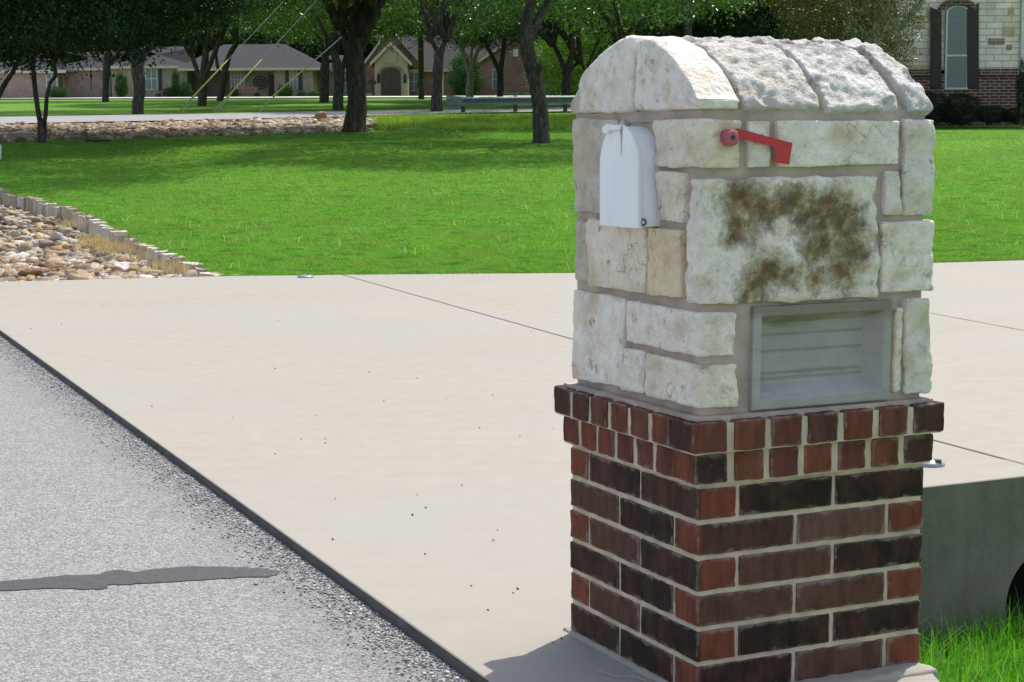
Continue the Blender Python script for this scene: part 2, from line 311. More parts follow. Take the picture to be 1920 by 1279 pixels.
M['cream'] = simple('cream_trim', (.46, .40, .30), .8, .1, 5)
M['stucco'] = simple('tan_stucco', (.42, .31, .24), .9, .1, 3)
M['white_trim'] = simple('white_trim', (.62, .63, .62), .6, .08, 8)
M['shutter'] = simple('dark_shutter', (.022, .014, .013), .6, .2, 12)
mt, nt, b = mat('roof_shingle'); v = coords(nt); n1 = noise_n(nt, v, 3, 6, .7)
L(nt, ramp(nt, n1, [(.3, (.011, .012, .015)), (.7, (.021, .022, .026))]), b.inputs['Base Color']); b.inputs['Roughness'].default_value = .95; bump(nt, b, n1, .03); M['roof'] = mt
mt, nt, b = mat('glass_blinds'); v = coords(nt); wv = N(nt, 'ShaderNodeTexWave', bands_direction='Z'); wv.inputs['Scale'].default_value = 8; L(nt, v, wv.inputs['Vector'])
L(nt, ramp(nt, wv.outputs['Fac'], [(0, (.08, .115, .12)), (1, (.15, .20, .205))]), b.inputs['Base Color']); b.inputs['Roughness'].default_value = .15; M['glass'] = mt
M['glass_dark'] = simple('dark_glass', (.02, .03, .035), .12, .2, 2)
def brickwall(name, cols, mortar, bw=.25, bh=.08, msz=.012, bias=0):
    mt, nt, b = mat(name); tc = N(nt, 'ShaderNodeTexCoord'); s = N(nt, 'ShaderNodeSeparateXYZ'); L(nt, tc.outputs['Object'], s.inputs[0])
    cb = N(nt, 'ShaderNodeCombineXYZ'); L(nt, math_n(nt, 'ADD', s.outputs[0], s.outputs[1]), cb.inputs[0]); L(nt, s.outputs[2], cb.inputs[1])
    br = N(nt, 'ShaderNodeTexBrick'); L(nt, cb.outputs[0], br.inputs['Vector'])
    br.inputs['Scale'].default_value = 1; br.inputs['Brick Width'].default_value = bw; br.inputs['Row Height'].default_value = bh; br.inputs['Mortar Size'].default_value = msz
    br.inputs['Color1'].default_value = (*cols[0], 1); br.inputs['Color2'].default_value = (*cols[1], 1); br.inputs['Mortar'].default_value = (*mortar, 1); br.inputs['Bias'].default_value = bias
    n1 = noise_n(nt, tc.outputs['Object'], 1.7, 6, .7)
    c = mix(nt, 1, br.outputs[0], ramp(nt, n1, [(.3, (.75, .75, .75)), (.7, (1.2, 1.17, 1.12))]), 'MULTIPLY')
    L(nt, c, b.inputs['Base Color']); b.inputs['Roughness'].default_value = .9
    bump(nt, b, math_n(nt, 'SUBTRACT', 1, br.outputs['Fac']), .01); return mt
M['brick_pink'] = brickwall('brick_pink', [(.26, .16, .13), (.36, .26, .22)], (.4, .35, .3))
M['brick_tan'] = brickwall('brick_tan', [(.26, .18, .145), (.37, .27, .22)], (.45, .4, .33))
M['brick_red'] = brickwall('brick_red', [(.22, .09, .065), (.30, .14, .10)], (.33, .25, .2))
M['brick_wains'] = brickwall('brick_wainscot', [(.07, .03, .025), (.15, .06, .045)], (.30, .25, .21), .25, .08, .014)
M['ashlar'] = brickwall('limestone_ashlar', [(.68, .58, .46), (.86, .77, .70)], (.44, .41, .37), .44, .17, .010, .25)

# ------------------------------------------------------------------ terrain
PROF_Y = [-60, 0, 14, 16.2, 20, 26, 38, 45, 49, 54, 60, 66, 75, 85, 100, 150, 400, 1500]
PROF_Z = [-.6, -.6, -.6, .0, .12, .42, 1.15, 1.43, 1.62, 1.89, 2.14, 2.38, 2.77, 3.20, 3.72, 5.05, 9, 20]
REAR = [(-30, 13.2), (-4.97, 15.0), (-2.7, 15.62), (.53, 15.74), (5, 17.06), (14, 20.6), (40, 31)]
def rear_y(X): return float(np.interp(X, [p[0] for p in REAR], [p[1] for p in REAR]))
EDGE_PX = [(-60, 348), (0, 358), (60, 374), (130, 392), (200, 424), (250, 450), (330, 485), (412, 515)]
def prof(Y): return float(np.interp(Y, PROF_Y, PROF_Z))
def base_h(X, Y):
    ry = rear_y(X)
    if Y < ry: return -.62
    z = prof(max(Y, 16.2)) if Y > 16.2 else 0.0
    # lawn starts level with the slab
    return z*min(1, (Y-ry)/1.5) if Y-ry < 1.5 else z
def march(px, py, hf=None):
    hf = hf or base_h; d = ray(px, py); t = 12.0
    while t < 400:
        p = CAM+d*t
        if p.z <= hf(p.x, p.y): return p
        t += .02 if t < 40 else .08
    return CAM+d*200
EDGE = [march(x, y) for x, y in EDGE_PX]
EX = np.array([p.x for p in EDGE]); EY = np.array([p.y for p in EDGE])
# extend edging toward the left
EDGE0 = Vector((EDGE[0].x-6, EDGE[0].y+5, 0))
def edge_side(X, Y):
    """signed distance: >0 on the rock side of the edging row"""
    best = 1e9; sg = -1
    pts = [(EDGE0.x, EDGE0.y)] + list(zip(EX, EY))
    for (ax, ay), (bx, by) in zip(pts[:-1], pts[1:]):
        dx, dy = bx-ax, by-ay; t = max(0, min(1, ((X-ax)*dx+(Y-ay)*dy)/(dx*dx+dy*dy)))
        qx, qy = ax+dx*t, ay+dy*t; dd = math.hypot(X-qx, Y-qy)
        if dd < best: best = dd; sg = 1 if (dx*(Y-ay)-dy*(X-ax)) < 0 else -1
    return best*sg
def ground_h(X, Y):
    z = base_h(X, Y)
    if Y > rear_y(X) and X < EX[-1]+.3 and Y < EY[0]+6:
        s = edge_side(X, Y)
        if s > -.05: z -= .03+.19*min(1, (s+.05)/.1)*min(1, .25+(Y-rear_y(X))/1.6)
    if Y > 30: z += .05*noise.noise(Vector((X*.08, Y*.08, 0)))*min(1, (Y-30)/20)
    return z
xs = np.unique(np.concatenate([np.arange(-12, 8, .25), np.arange(-10, -2.3, .11), np.arange(-60, -12, 1.5), np.arange(8, 62, 1.5), [-900, -400, -200, -100, 100, 200, 400, 900]]))
ys = np.unique(np.concatenate([np.arange(12, 30, .25), np.arange(15, 27.5, .11), np.arange(30, 62, .6), np.arange(62, 170, 3), [-60, -20, 0, 6, 10, 200, 300, 500, 900, 1500]]))
V = [(x, y, ground_h(x, y)) for y in ys for x in xs]
nx = len(xs); Fq = [(j*nx+i, j*nx+i+1, (j+1)*nx+i+1, (j+1)*nx+i) for j in range(len(ys)-1) for i in range(nx-1)]
gnd = tag(np_mesh('ground', V, Fq, M['turf'], smooth=True), kind='structure')
M['soil'] = simple('gravel_soil', (.20, .17, .13), .95, .3, 20, .01, 40); gnd.data.materials.append(M['soil']); mi_ = []
for f in Fq:
    cx_ = (V[f[0]][0]+V[f[2]][0])/2; cy_ = (V[f[0]][1]+V[f[2]][1])/2
    mi_.append(1 if (-14 < cx_ < EX[-1]+.2 and rear_y(cx_)-.3 < cy_ < EY[0]+5 and edge_side(cx_, cy_) > -.06) else 0)
gnd.data.polygons.foreach_set('material_index', mi_)

# ------------------------------------------------------------------ driveway slabs
SL = Vector((-.3993, .9168, 0))
def sl(t): return Vector((-.05, 3.74, 0)) + SL*t      # point on the street edge line
G = .009
J1 = [Vector((-1.54, 15.76, 0)), Vector((1.66, 6.82, 0)), Vector((1.93, 6.125, 0))]
J2 = [Vector((1.66, 16.03, 0)), Vector((2.87, 11.86, 0)), Vector((3.17, 10.76, 0)), Vector((4.21, 7.21, 0))]
drive = tag(bpy.data.objects.new('driveway', None), kind='structure')
def off(pts, dx): return [p+Vector((dx, 0, 0)) for p in pts]
P0 = [sl(-2.2), Vector((.97, 2.3, 0)), Vector((.932, 3.80, 0)), Vector((.70, 4.42, 0)), Vector((.80, 5.60, 0))] + off(J1[::-1], -G) + [Vector((-2.7, 15.60, 0)), sl(12.28)]
P1 = off(J1, G) + off(J2[::-1], -G) + [Vector((.53, 15.74, 0))]
P2 = off(J2, G) + [Vector((14, 11.83, 0)), Vector((14, 20.6, 0)), Vector((5, 17.06, 0))]
def slab(polys, z0=-.14):
    me = bpy.data.meshes.new('driveway'); bm = bmesh.new()
    for P in polys:
        f = bm.faces.new([bm.verts.new((p.x, p.y, 0)) for p in P])
        r = bmesh.ops.extrude_face_region(bm, geom=[f])
        for vv in [g for g in r['geom'] if isinstance(g, bmesh.types.BMVert)]: vv.co.z = z0
    bmesh.ops.recalc_face_normals(bm, faces=bm.faces)
    top = [e for e in bm.edges if all(abs(v.co.z) < 1e-5 for v in e.verts)]
    bmesh.ops.bevel(bm, geom=top, offset=.003, segments=1, affect='EDGES')
    bm.normal_update()
    for f in bm.faces:
        if abs(f.normal.z) < .5: f.material_index = 1
    bm.to_mesh(me); bm.free(); me.materials.append(M['concrete']); me.materials.append(M['edge_concrete']); return link(bpy.data.objects.new('driveway', me))
tag(slab([P0, P1, P2]), kind='structure')
jf = MB().prism([(p.x, p.y, -.035) for p in [sl(-2.1), Vector((.9, 2.5, 0)), Vector((.88, 3.7, 0)), Vector((.66, 4.4, 0)), Vector((.75, 5.5, 0)), Vector((1.9, 6.3, 0)), Vector((13.5, 12, 0)), Vector((13.5, 20, 0)), Vector((5, 16.9, 0)), Vector((.5, 15.6, 0)), Vector((-2.6, 15.5, 0)), sl(12.1)]], (0, 0, -.04))
tag(jf.build('joint_filler', M['black']), kind='structure')

# culvert headwall under the near edge of the slab
HW0 = Vector((1.42, 5.89, 0)); HD = Vector((.9055, .4243, 0)); HN = Vector((.4243, -.9055, 0))
hw = thing('culvert_headwall', 'stained grey concrete headwall dropping from the driveway edge to the ditch grass', 'headwall')
def hp(s, z, o=0): p = HW0+HD*s+HN*.007+HN*o; return Vector((p.x, p.y, z))
pc = .548; pz = -.465; pr = .20; a_ = .28; ns = 48; wall = MB()
ring = []; sq = []
for k in range(ns):
    th = 2*math.pi*k/ns; ring.append(hp(pc+pr*math.cos(th), pz+pr*math.sin(th)))
    q = max(abs(math.cos(th)), abs(math.sin(th))); sq.append(hp(pc+a_*math.cos(th)/q, pz+a_*math.sin(th)/q))
wall.add(ring+sq, [(k, (k+1) % ns, (k+1) % ns+ns, k+ns) for k in range(ns)])
for s0, s1, z0, z1 in ((-.75, pc-a_, -1.0, -.002), (pc+a_, 13, -1.0, -.002), (pc-a_, pc+a_, pz+a_, -.002), (pc-a_, pc+a_, -1.0, pz-a_)):
    wall.add([hp(s0, z0), hp(s1, z0), hp(s1, z1), hp(s0, z1)], [(0, 1, 2, 3)])
wall.add([hp(-.75, -1), hp(-.75, -.002), hp(-.75, -.002, -.3), hp(-.75, -1, -.3)], [(0, 1, 2, 3)])
wall.add([hp(-.75, -.002), hp(13, -.002), hp(13, -.002, -.3), hp(-.75, -.002, -.3)], [(0, 1, 2, 3)])
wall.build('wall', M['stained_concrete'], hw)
tb = MB(); rr = [[hp(pc+(pr)*math.cos(2*math.pi*k/ns), pz+pr*math.sin(2*math.pi*k/ns), -o) for k in range(ns)] for o in (0, 2.5)]
tb.add(rr[0]+rr[1], [(k, (k+1) % ns, (k+1) % ns+ns, k+ns) for k in range(ns)] + [tuple(range(ns, 2*ns))])
tb.build('drain_pipe', M['galv_dark'], hw)

# ditch floor near the camera, right of the pillar
def ditch_h(X, Y):
    d = (X-.62)*.904+(Y-4.2)*.427*0 + (Y-4.2)*.427
    d2 = (Vector((X, Y, 0))-Vector((.98, 3.9, 0))).dot(HD)
    t = max(0, min(1, (d2+.07)/.75)); t = t*t*(3-2*t)
    return -.10-.46*t + .03*noise.noise(Vector((X*3, Y*3, 0)))
xs = np.arange(.3, 14.5, .12); ys = np.arange(-1, 12.2, .12)
V = []; 
for y in ys:
    for x in xs:
        z = ditch_h(x, y) if x > .6 or y < 9 else -.6
        if (Vector((x, y, 0))-HW0).dot(-HN) > .05: z = -.9
        V.append((x, y, z))
nx = len(xs); Fq = [(j*nx+i, j*nx+i+1, (j+1)*nx+i+1, (j+1)*nx+i) for j in range(len(ys)-1) for i in range(nx-1)]
# keep it off the slab: clip cells lying under the driveway approach
Fq = [f for f in Fq if not (V[f[0]][0] < .66+(4.5-V[f[0]][1])*.48 and V[f[0]][1] < 5.4)]
tag(np_mesh('ditch_ground', V, Fq, M['turf'], smooth=True), kind='structure')

# street
street_far = sl(60); street_near = sl(-14)
poly = [street_near, street_far, street_far+Vector((-14, -6, 0)), street_near+Vector((-14, -6, 0))]
st = tag(MB().prism([(p.x, p.y, -.034) for p in poly], (0, 0, -.05)).build('street', M['chip_seal']), kind='structure')
tarpx = [(-40, 1092), (60, 1084), (120, 1078), (188, 1075), (203, 1069), (222, 1067), (250, 1071), (290, 1066), (345, 1061), (420, 1062), (500, 1064), (519, 1069), (522, 1074), (505, 1080), (450, 1081), (380, 1086), (300, 1090), (245, 1094), (203, 1095), (200, 1102), (165, 1104), (120, 1102), (60, 1103), (-40, 1108)]
tarpts = []
for i, (x, y) in enumerate(tarpx):
    x2, y2 = tarpx[(i+1) % len(tarpx)]
    for k in range(4):
        t = k/4; p = onz(x+(x2-x)*t, y+(y2-y)*t, -.03); tarpts.append((p.x+random.uniform(-.004, .004), p.y+random.uniform(-.006, .006), -.0338))
MB().prism(tarpts, (0, 0, .0024)).build('tar_seam', M['tar'], st)

# loose aggregate beside the slab edge
def pebbles(name, pts, sizes, material, cols, seg=0, rough=.25, zs=.6):
    """many small stones in one mesh; icosphere bases"""
    bases = []
    for k in range(12):
        bm = bmesh.new(); bmesh.ops.create_icosphere(bm, subdivisions=seg+1, radius=1)
        a = np.array([v.co[:] for v in bm.verts]); f = np.array([[v.index for v in fc.verts] for fc in bm.faces]); bm.free()
        for i in range(len(a)):
            n = noise.noise(Vector(a[i])*1.1+Vector((k*7.1, 0, 0))); a[i] *= 1+rough*n*1.6
        a *= np.array([1+.45*random.random(), .75+.3*random.random(), zs])
        bases.append((a, f))
    Vs = []; Fs = []; Cs = []; n = 0
    for p, s in zip(pts, sizes):
        a, f = bases[random.randrange(12)]; th = random.uniform(0, 6.28); tl = random.gauss(0, .35)
        m_ = np.array((Matrix.Rotation(th, 3, 'Z') @ Matrix.Rotation(tl, 3, 'X')))
        Vs.append((a*s) @ m_.T + np.array(p)); Fs.append(f+n); n += len(a)
        c = random.choice(cols); q = random.uniform(.75, 1.15); Cs.append(np.tile([c[0]*q, c[1]*q, c[2]*q, 1], (len(a), 1)))
    o = np_mesh(name, np.concatenate(Vs), np.concatenate(Fs), material, n=3, smooth=seg > 0)
    ca = o.data.color_attributes.new('Col', 'FLOAT_COLOR', 'POINT'); ca.data.foreach_set('color', np.concatenate(Cs).astype(np.float32).ravel())
    return o
mt, nt, b = mat('pebble'); v = coords(nt); a = N(nt, 'ShaderNodeVertexColor', layer_name='Col')
L(nt, mix(nt, 1, a.outputs[0], ramp(nt, noise_n(nt, v, 25, 6, .7), [(.3, (.7, .7, .7)), (.7, (1.15, 1.15, 1.15))]), 'MULTIPLY'), b.inputs['Base Color']); b.inputs['Roughness'].default_value = .85
bump(nt, b, noise_n(nt, v, 50, 4), .004); M['pebble'] = mt
pts = []; sz = []
for i in range(11000):
    t = random.uniform(-.6, 9.5) if random.random() < .75 else random.uniform(-.6, 3.5)
    d = abs(random.gauss(0, .085))**1.15+.005
    p = sl(t)+Vector((-.9168, -.3993, 0))*d; r_ = random.uniform(.0016, .0042)*(1+.5*(random.random() < .05))
    pts.append((p.x, p.y, -.033+r_*.35)); sz.append(r_)
tag(pebbles('loose_gravel', pts, sz, M['pebble'], [(.13, .13, .14), (.30, .30, .30), (.42, .41, .40), (.52, .50, .48), (.68, .66, .63), (.46, .42, .37), (.20, .21, .23)], 0), 'loose grey chippings along the edge of the driveway slab', 'gravel', kind='stuff')

# ------------------------------------------------------------------ rock bed and edging
rock_cols = [(.50, .45, .38), (.40, .35, .29), (.33, .27, .21), (.58, .54, .48), (.46, .37, .25), (.30, .24, .19), (.50, .39, .26), (.22, .16, .12), (.62, .59, .55), (.40, .25, .11), (.27, .16, .08)]
pts = []; sz = []
tries = 0
while len(pts) < 17000 and tries < 200000:
    tries += 1
    Y = random.uniform(15.2, 30) if random.random() < .6 else random.uniform(15.2, 20); X = random.uniform(-.335*Y-.6, -2.0)
    if Y < rear_y(X)+.06: continue
    s = edge_side(X, Y)
    if s < .07: continue
    r_ = random.lognormvariate(math.log(.029), .45); r_ = min(r_, .10)
    pts.append((X, Y, ground_h(X, Y)+r_*random.uniform(.2, .9))); sz.append(r_)
tag(pebbles('river_rock', pts, sz, M['pebble'], [(c[0]*.9, c[1]*.87, c[2]*.83) for c in rock_cols], 1, .62, .66), 'bed of mixed tan and grey river rock between the driveway and the stone edging', 'rocks', kind='stuff')
def boulder(px, py, wpx, hz, col, label, hf=ground_h):
    p = march(px, py, hf); r_ = wpx/2*p.y/F_PX
    o = pebbles('boulder', [(0, 0, r_*hz*.5)], [r_], M['pebble'], [col], 2, .45, hz); o.location = (p.x, p.y, p.z+.03)
    return tag(o, label, 'boulder')
boulder(231, 518, 34, .75, (.62, .60, .60), 'large pale grey rock at the near edge of the rock bed by the driveway')
boulder(226, 478, 26, .7, (.30, .20, .12), 'rust brown rock left of the dry tuft, near the stone edging')
boulder(122, 472, 22, .8, (.50, .34, .18), 'brown rounded rock in the middle of the rock bed')
boulder(120, 522, 24, .6, (.52, .35, .17), 'orange brown flat rock nearest the driveway edge')
# rip-rap strip below the far road
def roadline(x): return float(np.interp(x, [-200, 0, 200, 400, 640, 720], [238, 236, 232, 228, 222, 222]))
def strip_lo(x): return float(np.interp(x, [-200, 0, 90, 300, 480, 640, 700], [270, 268, 263, 258, 253, 248, 243]))
pts = []; sz = []
while len(pts) < 16000:
    x = random.uniform(-120, 700); lo, hi = strip_lo(x), roadline(x)
    y = random.uniform(hi+1, lo)
    if x > 640: y = random.uniform(222+ (x-640)*.1, 246-(x-640)*.02)
    d = ray(x, y); Yt = None
    p = march(x, y) if False else None
    # quick inverse of the profile along this ray
    t0, t1 = 30., 70.
    for _ in range(22):
        tm = (t0+t1)/2; q = CAM+d*tm
        if q.z <= ground_h(q.x, q.y): t1 = tm
        else: t0 = tm
    q = CAM+d*t1; r_ = min(.14, random.lognormvariate(math.log(.047), .42))
    pts.append((q.x, q.y, ground_h(q.x, q.y)+r_*random.uniform(-.2, .45))); sz.append(r_)
tag(pebbles('riprap', pts, sz, M['pebble'], [(c[0]*.85, c[1]*.8, c[2]*.76) for c in rock_cols], 1, .35, .7), 'strip of broken brown rock lining the bank below the far road', 'rocks', kind='stuff')
tag(pebbles('boulder', [(0, 0, .2)], [.15], M['pebble'], [(.33, .22, .15)], 2, .5, .7), 'largest brown boulder in the rock strip left of the big trunk', 'boulder').location = march(603, 230)

edging = thing('stone_edging', 'curved row of upright pale limestone blocks between rock bed and lawn', 'edging', (EDGE[-1].x, EDGE[-1].y, EDGE[-1].z))
pathp = [Vector((EDGE0.x, EDGE0.y, 0))]+[Vector((p.x, p.y, 0)) for p in EDGE]
acc = 0; segs = []
for a, b2 in zip(pathp[:-1], pathp[1:]): segs.append((a, b2, (b2-a).length))
tot = sum(s[2] for s in segs); pos = tot; blocks = 0
def path_at(t):
    for a, b2, l in segs:
        if t <= l: return a+(b2-a)*(t/l), (b2-a).normalized()
        t -= l
    return segs[-1][1], (segs[-1][1]-segs[-1][0]).normalized()
while pos > .3 and blocks < 96:
    l = random.uniform(.11, .24); p, d = path_at(pos-l/2); n = Vector((d.y, -d.x, 0)); hgt = random.uniform(-.02, .035); d = (Matrix.Rotation(random.gauss(0, .12), 3, 'Z') @ d); mb = MB()
    z = base_h(p.x, p.y); hx, hy = l/2-.006, random.uniform(.05, .07)
    me = bpy.data.meshes.new('edging_block'); bm = bmesh.new(); bmesh.ops.create_cube(bm, size=1)
    bmesh.ops.subdivide_edges(bm, edges=bm.edges, cuts=2, use_grid_fill=True)
    for vv in bm.verts:
        q = vv.co.copy(); dn_ = noise.noise_vector(q*2.2+Vector((blocks*3.3, 0, 0)))*.018
        fade = 1-.10*(q.z > .4)
        vv.co = (d*(q.x*2*hx*fade)+n*(q.y*2*hy*fade)+Vector((0, 0, (q.z-.5)*.36+hgt)))+dn_+Vector((p.x, p.y, z))-edging.location
    cc = random.choice([(.50, .44, .35), (.58, .53, .45), (.42, .34, .24), (.48, .37, .24), (.34, .29, .23), (.54, .49, .42)])
    bm.to_mesh(me); bm.free(); ca = me.color_attributes.new('Col', 'FLOAT_COLOR', 'POINT'); ca.data.foreach_set('color', np.tile([*cc, 1], len(me.vertices)).astype(np.float32))
    me.materials.append(M['pebble']); o = link(bpy.data.objects.new('edging_block', me)); o.parent = edging
    pos -= l+random.uniform(0, .01); blocks += 1

# ------------------------------------------------------------------ grass
def blades(name, P, h, wd, lean, material, label, segs=1, kindstuff=True):
    """P: (n,3) roots. each blade: tapered strip (1 quad+tip or single tri)"""
    n = len(P); th = rng.uniform(0, 6.283, n); ld = rng.uniform(0, 6.283, n)
    ln = np.abs(rng.normal(0, lean, n))*h
    side = np.stack([np.cos(th), np.sin(th), np.zeros(n)], 1)*(wd/2)[:, None]
    ldv = np.stack([np.cos(ld), np.sin(ld), np.zeros(n)], 1)
    up = np.array([0, 0, 1.])
    if segs == 1:
        V = np.stack([P-side, P+side, P+up*h[:, None]+ldv*ln[:, None]], 1).reshape(-1, 3)
        F_ = np.arange(3*n).reshape(-1, 3); return np_mesh(name, V, F_, material, n=3)
    mid = P+up*(h*.55)[:, None]+ldv*(ln*.25)[:, None]; tip = P+up*(h*(1-.25*np.minimum(1, ln/h)))[:, None]+ldv*ln[:, None]
    V = np.stack([P-side, P+side, mid+side*.75, mid-side*.75, tip], 1).reshape(-1, 3); b0 = np.arange(n)*5
    F_ = np.concatenate([np.stack([b0, b0+1, b0+2], 1), np.stack([b0, b0+2, b0+3], 1), np.stack([b0+3, b0+2, b0+4], 1)])
    return np_mesh(name, V, F_, material, n=3)
def gh_many(X, Y):
    ry = np.interp(X, [p[0] for p in REAR], [p[1] for p in REAR]); z = np.where(Y > 16.2, np.interp(Y, PROF_Y, PROF_Z), 0)
    return np.where(Y-ry < 1.5, z*np.clip((Y-ry)/1.5, 0, 1), z), ry
def lawn_pts(n, y0, y1, power=1.0, xr=None):
    u = rng.uniform(0, 1, n)
    if power: Y = 1/(1/y0+(1/y1-1/y0)*u)          # density ~ 1/Y^2
    else: Y = rng.uniform(y0, y1, n)
    X = rng.uniform(-.31, .31, n)*Y
    z, ry = gh_many(X, Y); keep = Y > ry+.01
    X, Y, z = X[keep], Y[keep], z[keep]
    # rock side mask
    cand = (X < EX[-1]+.2) & (Y < EY[0]+3); m_ = np.ones(len(X), bool)
    idx = np.where(cand)[0]
    yl = np.interp(X[idx], EX, EY) if EX[0] < EX[-1] else None
    m_[idx] = Y[idx] > np.interp(X[idx], EX, EY)+.06
    return np.stack([X[m_], Y[m_], z[m_]], 1)
P = lawn_pts(1000000, 15.5, 46)
h = rng.uniform(.008, .024, len(P)); wd = np.clip(P[:, 1]*.00036, .006, .016)*rng.uniform(.8, 1.4, len(P))
tag(blades('lawn_grass', P, h, wd, 1.2, M['grass'], ''), 'short bright green lawn rising from the driveway to the trees', 'lawn', kind='stuff')
# taller weed stalks in clusters
cl = lawn_pts(650, 15.8, 40); pts = []
for c in cl:
    if noise.noise(Vector((c[0]*.5, c[1]*.35, 3))) < .02 and random.random() < .8: continue
    k = random.randint(1, 9)
    for _ in range(k): pts.append((c[0]+random.gauss(0, .12), c[1]+random.gauss(0, .12), c[2]))
P = np.array(pts); h = rng.uniform(.05, .14, len(P))
tag(blades('weed_stalks', P, h, np.full(len(P), .010), .9, M['weed'], '', 2), 'pale taller grass stalks scattered over the mown lawn', 'weeds', kind='stuff')
# rough bank grass under the road on the right
pts = []
for _ in range(30000):
    x = random.uniform(700, 1120); Yv = random.uniform(46, 55.5); X = (x-960)/F_PX*Yv; 
    if noise.noise(Vector((X*.6, Yv*.6, 5))) > -.25: pts.append((X, Yv, prof(Yv)))
P = np.array(pts); tag(blades('bank_grass', P, rng.uniform(.05, .17, len(P)), np.full(len(P), .03), .9, leafmat('bank_grass', [(.13, .30, .03), (.20, .40, .05), (.30, .44, .10), (.30, .26, .12)], .45, .7, .1, (1.1, (.26, .26, .09))), ''), 'rough uneven grass on the bank below the far road', 'grass', kind='stuff')
# near ditch grass
pts = []
for _ in range(26000):
    X = random.uniform(.80, 2.6); Y = random.uniform(3.6, 7.2)
    if (Vector((X, Y, 0))-HW0).dot(-HN) > -.02: continue
    if (Vector((X, Y, 0))-Vector((.98, 3.9, 0))).dot(HD) < -.045: continue
    pts.append((X, Y, ditch_h(X, Y)-.01))
P = np.array(pts); h = rng.gamma(6, .016, len(P))+.02
tag(blades('ditch_grass', P, h, rng.uniform(.003, .006, len(P)), .55, M['near_grass'], '', 2), 'long bright green grass in the ditch beside the mailbox pillar', 'grass', kind='stuff')
# dry tufts against the edging
pts = []
for px, py, n_ in ((190, 450, 260), (212, 458, 300), (172, 440, 160), (135, 415, 160), (308, 490, 130), (342, 500, 180), (262, 474, 100), (230, 462, 150)):
    c = march(px, py)
    for _ in range(n_): pts.append((c.x+random.gauss(0, .10), c.y+random.gauss(0, .09)-.12, c.z-.06))
P = np.array(pts); tag(blades('dry_grass', P, rng.uniform(.05, .14, len(P)), np.full(len(P), .006), .9, M['dry'], '', 2), 'dry straw coloured grass tufts growing against the edging blocks', 'grass', kind='stuff')
# litter on the slab
mb = MB()
for px, py in [(689, 676), (692, 698), (624, 1012), (866, 911), (774, 965), (773, 967), (899, 803), (521, 602), (190, 573), (86, 571), (797, 1040), (925, 1014), (933, 995), (1053, 1198), (1037, 1206), (851, 1191), (115, 608), (58, 617), (350, 592), (650, 1047), (915, 1145), (962, 1113), (720, 753), (516, 852), (437, 783), (610, 832)]+[(random.uniform(100, 1040), random.uniform(540, 1150)) for _ in range(26)]:
    d = ray(px, py); p = onz(px, py, .001)
    if p.x < sl(0).x-.4355*(p.y-3.74)+.1: continue
    s = random.uniform(.002, .0045); th = random.uniform(0, 3)
    mb.add([(p.x+s*math.cos(th+k*1.57)*(1.6 if k % 2 else .7), p.y+s*math.sin(th+k*1.57)*(1.6 if k % 2 else .7), .0015+.003*(k == 1)) for k in range(4)]+[(p.x, p.y, .006)], [(0, 1, 4), (1, 2, 4), (2, 3, 4), (3, 0, 4)])
tag(mb.build('leaf_litter', M['wood']), 'tiny dark bits of leaf scattered over the pale driveway', 'litter', kind='stuff')
sp = [onz(x, y, .006) for x, y in ((1118, 1256), (1127, 1259), (1133, 1262), (1142, 1263), (1152, 1267), (1163, 1268), (1174, 1267), (1187, 1269), (1198, 1270), (1212, 1278))]
tag(MB().tube(sp, .0009, 5).build('grass_straw', M['yellow']), 'thin yellow straw lying in the shadow at the foot of the pillar', 'straw')

# ------------------------------------------------------------------ far road, paths
def ribbon(name, rows, material, lift=.03, ncol=60):
    """rows: list of (px_x, y_top, y_bottom) -> ribbon following terrain"""
    V = []; xs_ = np.linspace(rows[0][0], rows[-1][0], ncol)
    for x in xs_:
        yt = float(np.interp(x, [r[0] for r in rows], [r[1] for r in rows])); yb = float(np.interp(x, [r[0] for r in rows], [r[2] for r in rows]))
        p0 = march(x, yb, ground_h); p1 = march(x, yt, ground_h)
        for k in range(5):
            q = p0.lerp(p1, k/4); V.append((q.x, q.y, ground_h(q.x, q.y)+lift))
    Fq = [(i*5+k, (i+1)*5+k, (i+1)*5+k+1, i*5+k+1) for i in range(ncol-1) for k in range(4)]
    return tag(np_mesh(name, V, Fq, material, smooth=True), kind='structure')
ribbon('far_road', [(-260, 226, 239), (0, 222, 235), (320, 217, 229), (640, 211, 221), (860, 208.5, 214.5), (1100, 205, 211), (1500, 203, 209), (2000, 201, 207)], M['far_asphalt'], .05)
ribbon('far_path', [(-200, 184.6, 187.0), (0, 184.6, 187.0), (600, 182.6, 185.0), (1100, 181, 183.4), (1500, 180, 182)], M['far_concrete'], .06)

